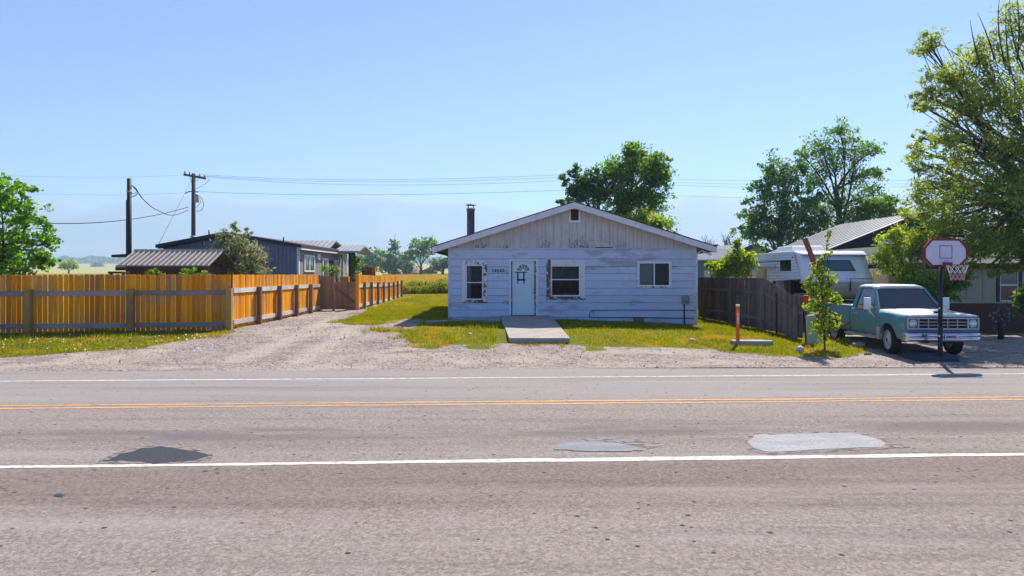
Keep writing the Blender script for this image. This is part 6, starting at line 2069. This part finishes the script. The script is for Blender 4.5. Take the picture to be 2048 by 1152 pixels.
    tree('young_elm', 'light green leafy shrub behind the weathered fence beside the house', gpx(1475, 28.2), P(1470, 550, 28.2),
         [B(1470, 520, 28.2, 26, 22), B(1440, 530, 28.2, 24, 14), B(1495, 520, 28.2, 16, 20), B(1474, 488, 28.2, 9, 16), B(1420, 532, 28.2, 14, 9), B(1465, 545, 28.2, 45, 14)],
         .13, 230, 26, 'leaf_lime', .05, 'shrub', seed=54, spread=.2, aspect=.45)
    for i, (px, py, Y, lb) in enumerate(((1415, 483, 70, 'bare thin bush just right of the house eave'), (1452, 476, 66, 'bare thin feathery bush behind the light green shrub'))):
        tree('bare_bush', lb, gpx(px, Y), P(px, py + 30, Y), [B(px, py + 6, Y, 14, 16), B(px + 10, py + 14, Y, 10, 14)], .2, 50, 4, 'leaf_sage', .06, 'shrub', seed=55 + i, spread=.25, aspect=.25, twigs=1, bare=5, minr=.012)
    # sapling in front of the trailer
    Y = 18.9
    tree('sapling', 'slender bright green sapling beside the pedestal and the pickup', gpx(1650, Y), P(1646, 600, Y),
         [B(1658, 476, Y, 5, 18), B(1652, 508, Y, 10, 16), B(1634, 545, Y, 20, 16), B(1658, 556, Y, 18, 18), B(1620, 572, Y, 16, 16), B(1648, 590, Y, 30, 18), B(1674, 600, Y, 12, 14), B(1632, 615, Y, 24, 14), B(1656, 635, Y, 24, 13), B(1640, 655, Y, 22, 12), B(1636, 522, Y, 7, 8), B(1650, 676, Y, 16, 10), B(1668, 652, Y, 14, 11)],
         .08, 250, 13, 'leaf_lime', .02, 'sapling', seed=61, spread=.17, aspect=.6, bias=.5, fz=.9)
    # shrubs behind the pickup
    Y = 24.0
    tree('lilac_shrub', 'light green tall shrub between the metal roof and the backboard', gpx(1800, Y), P(1800, 560, Y),
         [B(1790, 490, Y, 38, 30), B(1830, 500, Y, 34, 34), B(1770, 520, Y, 30, 26), B(1810, 545, Y, 45, 26), B(1850, 480, Y, 26, 34), B(1785, 465, Y, 20, 16)],
         .13, 260, 22, 'leaf_lime', .06, 'shrub', seed=62, spread=.17, aspect=.4)
    Y = 22.9
    tree('currant_shrub', 'leafy shrub behind the pickup cab and the basketball net', gpx(1870, Y), P(1870, 590, Y),
         [B(1850, 560, Y, 34, 22), B(1895, 565, Y, 34, 24), B(1925, 560, Y, 26, 20), B(1875, 590, Y, 45, 18), B(1910, 540, Y, 26, 16)],
         .11, 220, 20, 'leaf_mid', .05, 'shrub', seed=63, spread=.17, aspect=.5)
    tree('corner_shrub', 'dark green shrub before the beige wall window', gpx(2062, 23.4), P(2062, 610, 23.4), [B(2058, 590, 23.4, 24, 34), B(2044, 610, 23.4, 14, 22)], .12, 70, 20, 'leaf_mid', .05, 'shrub', seed=64, spread=.2, aspect=.5)
    # big willow overhanging from the right
    Y = 24
    base = gz(20.6, 25.5)
    bl = [B(1860, 90, Y, 34, 34), B(1845, 190, Y, 34, 30), B(1900, 150, Y, 50, 45), B(1960, 120, Y, 60, 50), B(1920, 210, Y, 60, 45), B(1850, 215, 23, 24, 14), B(1990, 200, Y, 70, 60), B(2040, 60, Y, 55, 60),
          B(1890, 275, Y, 50, 35), B(1950, 300, Y, 70, 50), B(2030, 300, Y, 70, 70), B(1850, 330, 25, 34, 32), B(1900, 370, 25, 60, 45), B(1980, 390, 23.5, 70, 50), B(2040, 400, Y, 60, 60),
          B(1860, 420, 26, 45, 38), B(1930, 450, 24.5, 60, 38), B(2000, 470, 24, 60, 38), B(2090, 150, 25, 80, 90), B(2120, 320, 25, 90, 110), B(2120, 40, 26, 50, 60), B(1960, 500, 24.2, 60, 22), B(2040, 490, 23.6, 40, 34), B(1840, 275, 25.5, 20, 14), B(1915, 505, 23.6, 34, 24), B(1975, 535, 23.6, 40, 18), B(2035, 535, 23.4, 26, 22), B(1890, 470, 24.5, 40, 26), B(1960, 488, 22.9, 60, 30), B(2022, 498, 22.9, 46, 28), B(1905, 440, 23.3, 50, 34), B(1835, 380, 26, 30, 40), B(1820, 440, 27, 30, 30), B(1840, 300, 26, 26, 24), B(2200, 420, 24, 100, 90), B(2120, 480, 22.5, 80, 60)]
    wt = tree('willow_tree', 'huge olive green willow overhanging the beige house and basketball hoop', base, (20.0, 25, 5.2), bl, .19, 1480, 33, 'leaf_willow', .28, seed=71, spread=.19, aspect=.27, droop=.3, twigs=.5, minr=.012)
    # dead shoots poking above its crown
    rr = random.Random(72)
    for i, (a, b, c_, d) in enumerate(((2010, 130, 2000, -10), (2020, 150, 2012, 5), (1990, 120, 1955, 25), (2035, 120, 2030, -30), (1960, 130, 1940, 40), (2048, 140, 2020, 20))):
        pts = bez(P(a, b, 23.6), P(c_, d, 23.4), .06, 6, rr)
        wp('shoot', MB().tube(pts, [.035, .03, .024, .018, .012, .006], 5), 'trunk', wt, True)
trees()

# ------------------------------------------------------------------ haze
def haze():
    b = MB().box(-9500, 9500, -150, 9200, -60, 500)
    m = bpy.data.materials.new('haze_air')
    m.use_nodes = True
    n = m.node_tree
    n.nodes.clear()
    out = n.nodes.new('ShaderNodeOutputMaterial')
    v = n.nodes.new('ShaderNodeVolumePrincipled')
    v.inputs['Color'].default_value = (.51, .70, .985, 1)
    v.inputs['Density'].default_value = HAZE
    v.inputs['Anisotropy'].default_value = .25
    n.links.new(v.outputs[0], out.inputs['Volume'])
    o = b.build('haze', m, None)
    o['kind'] = 'stuff'
    tag(o, 'pale blue summer haze in the air over the fields', 'haze')
HAZE = 4.0e-4
haze()
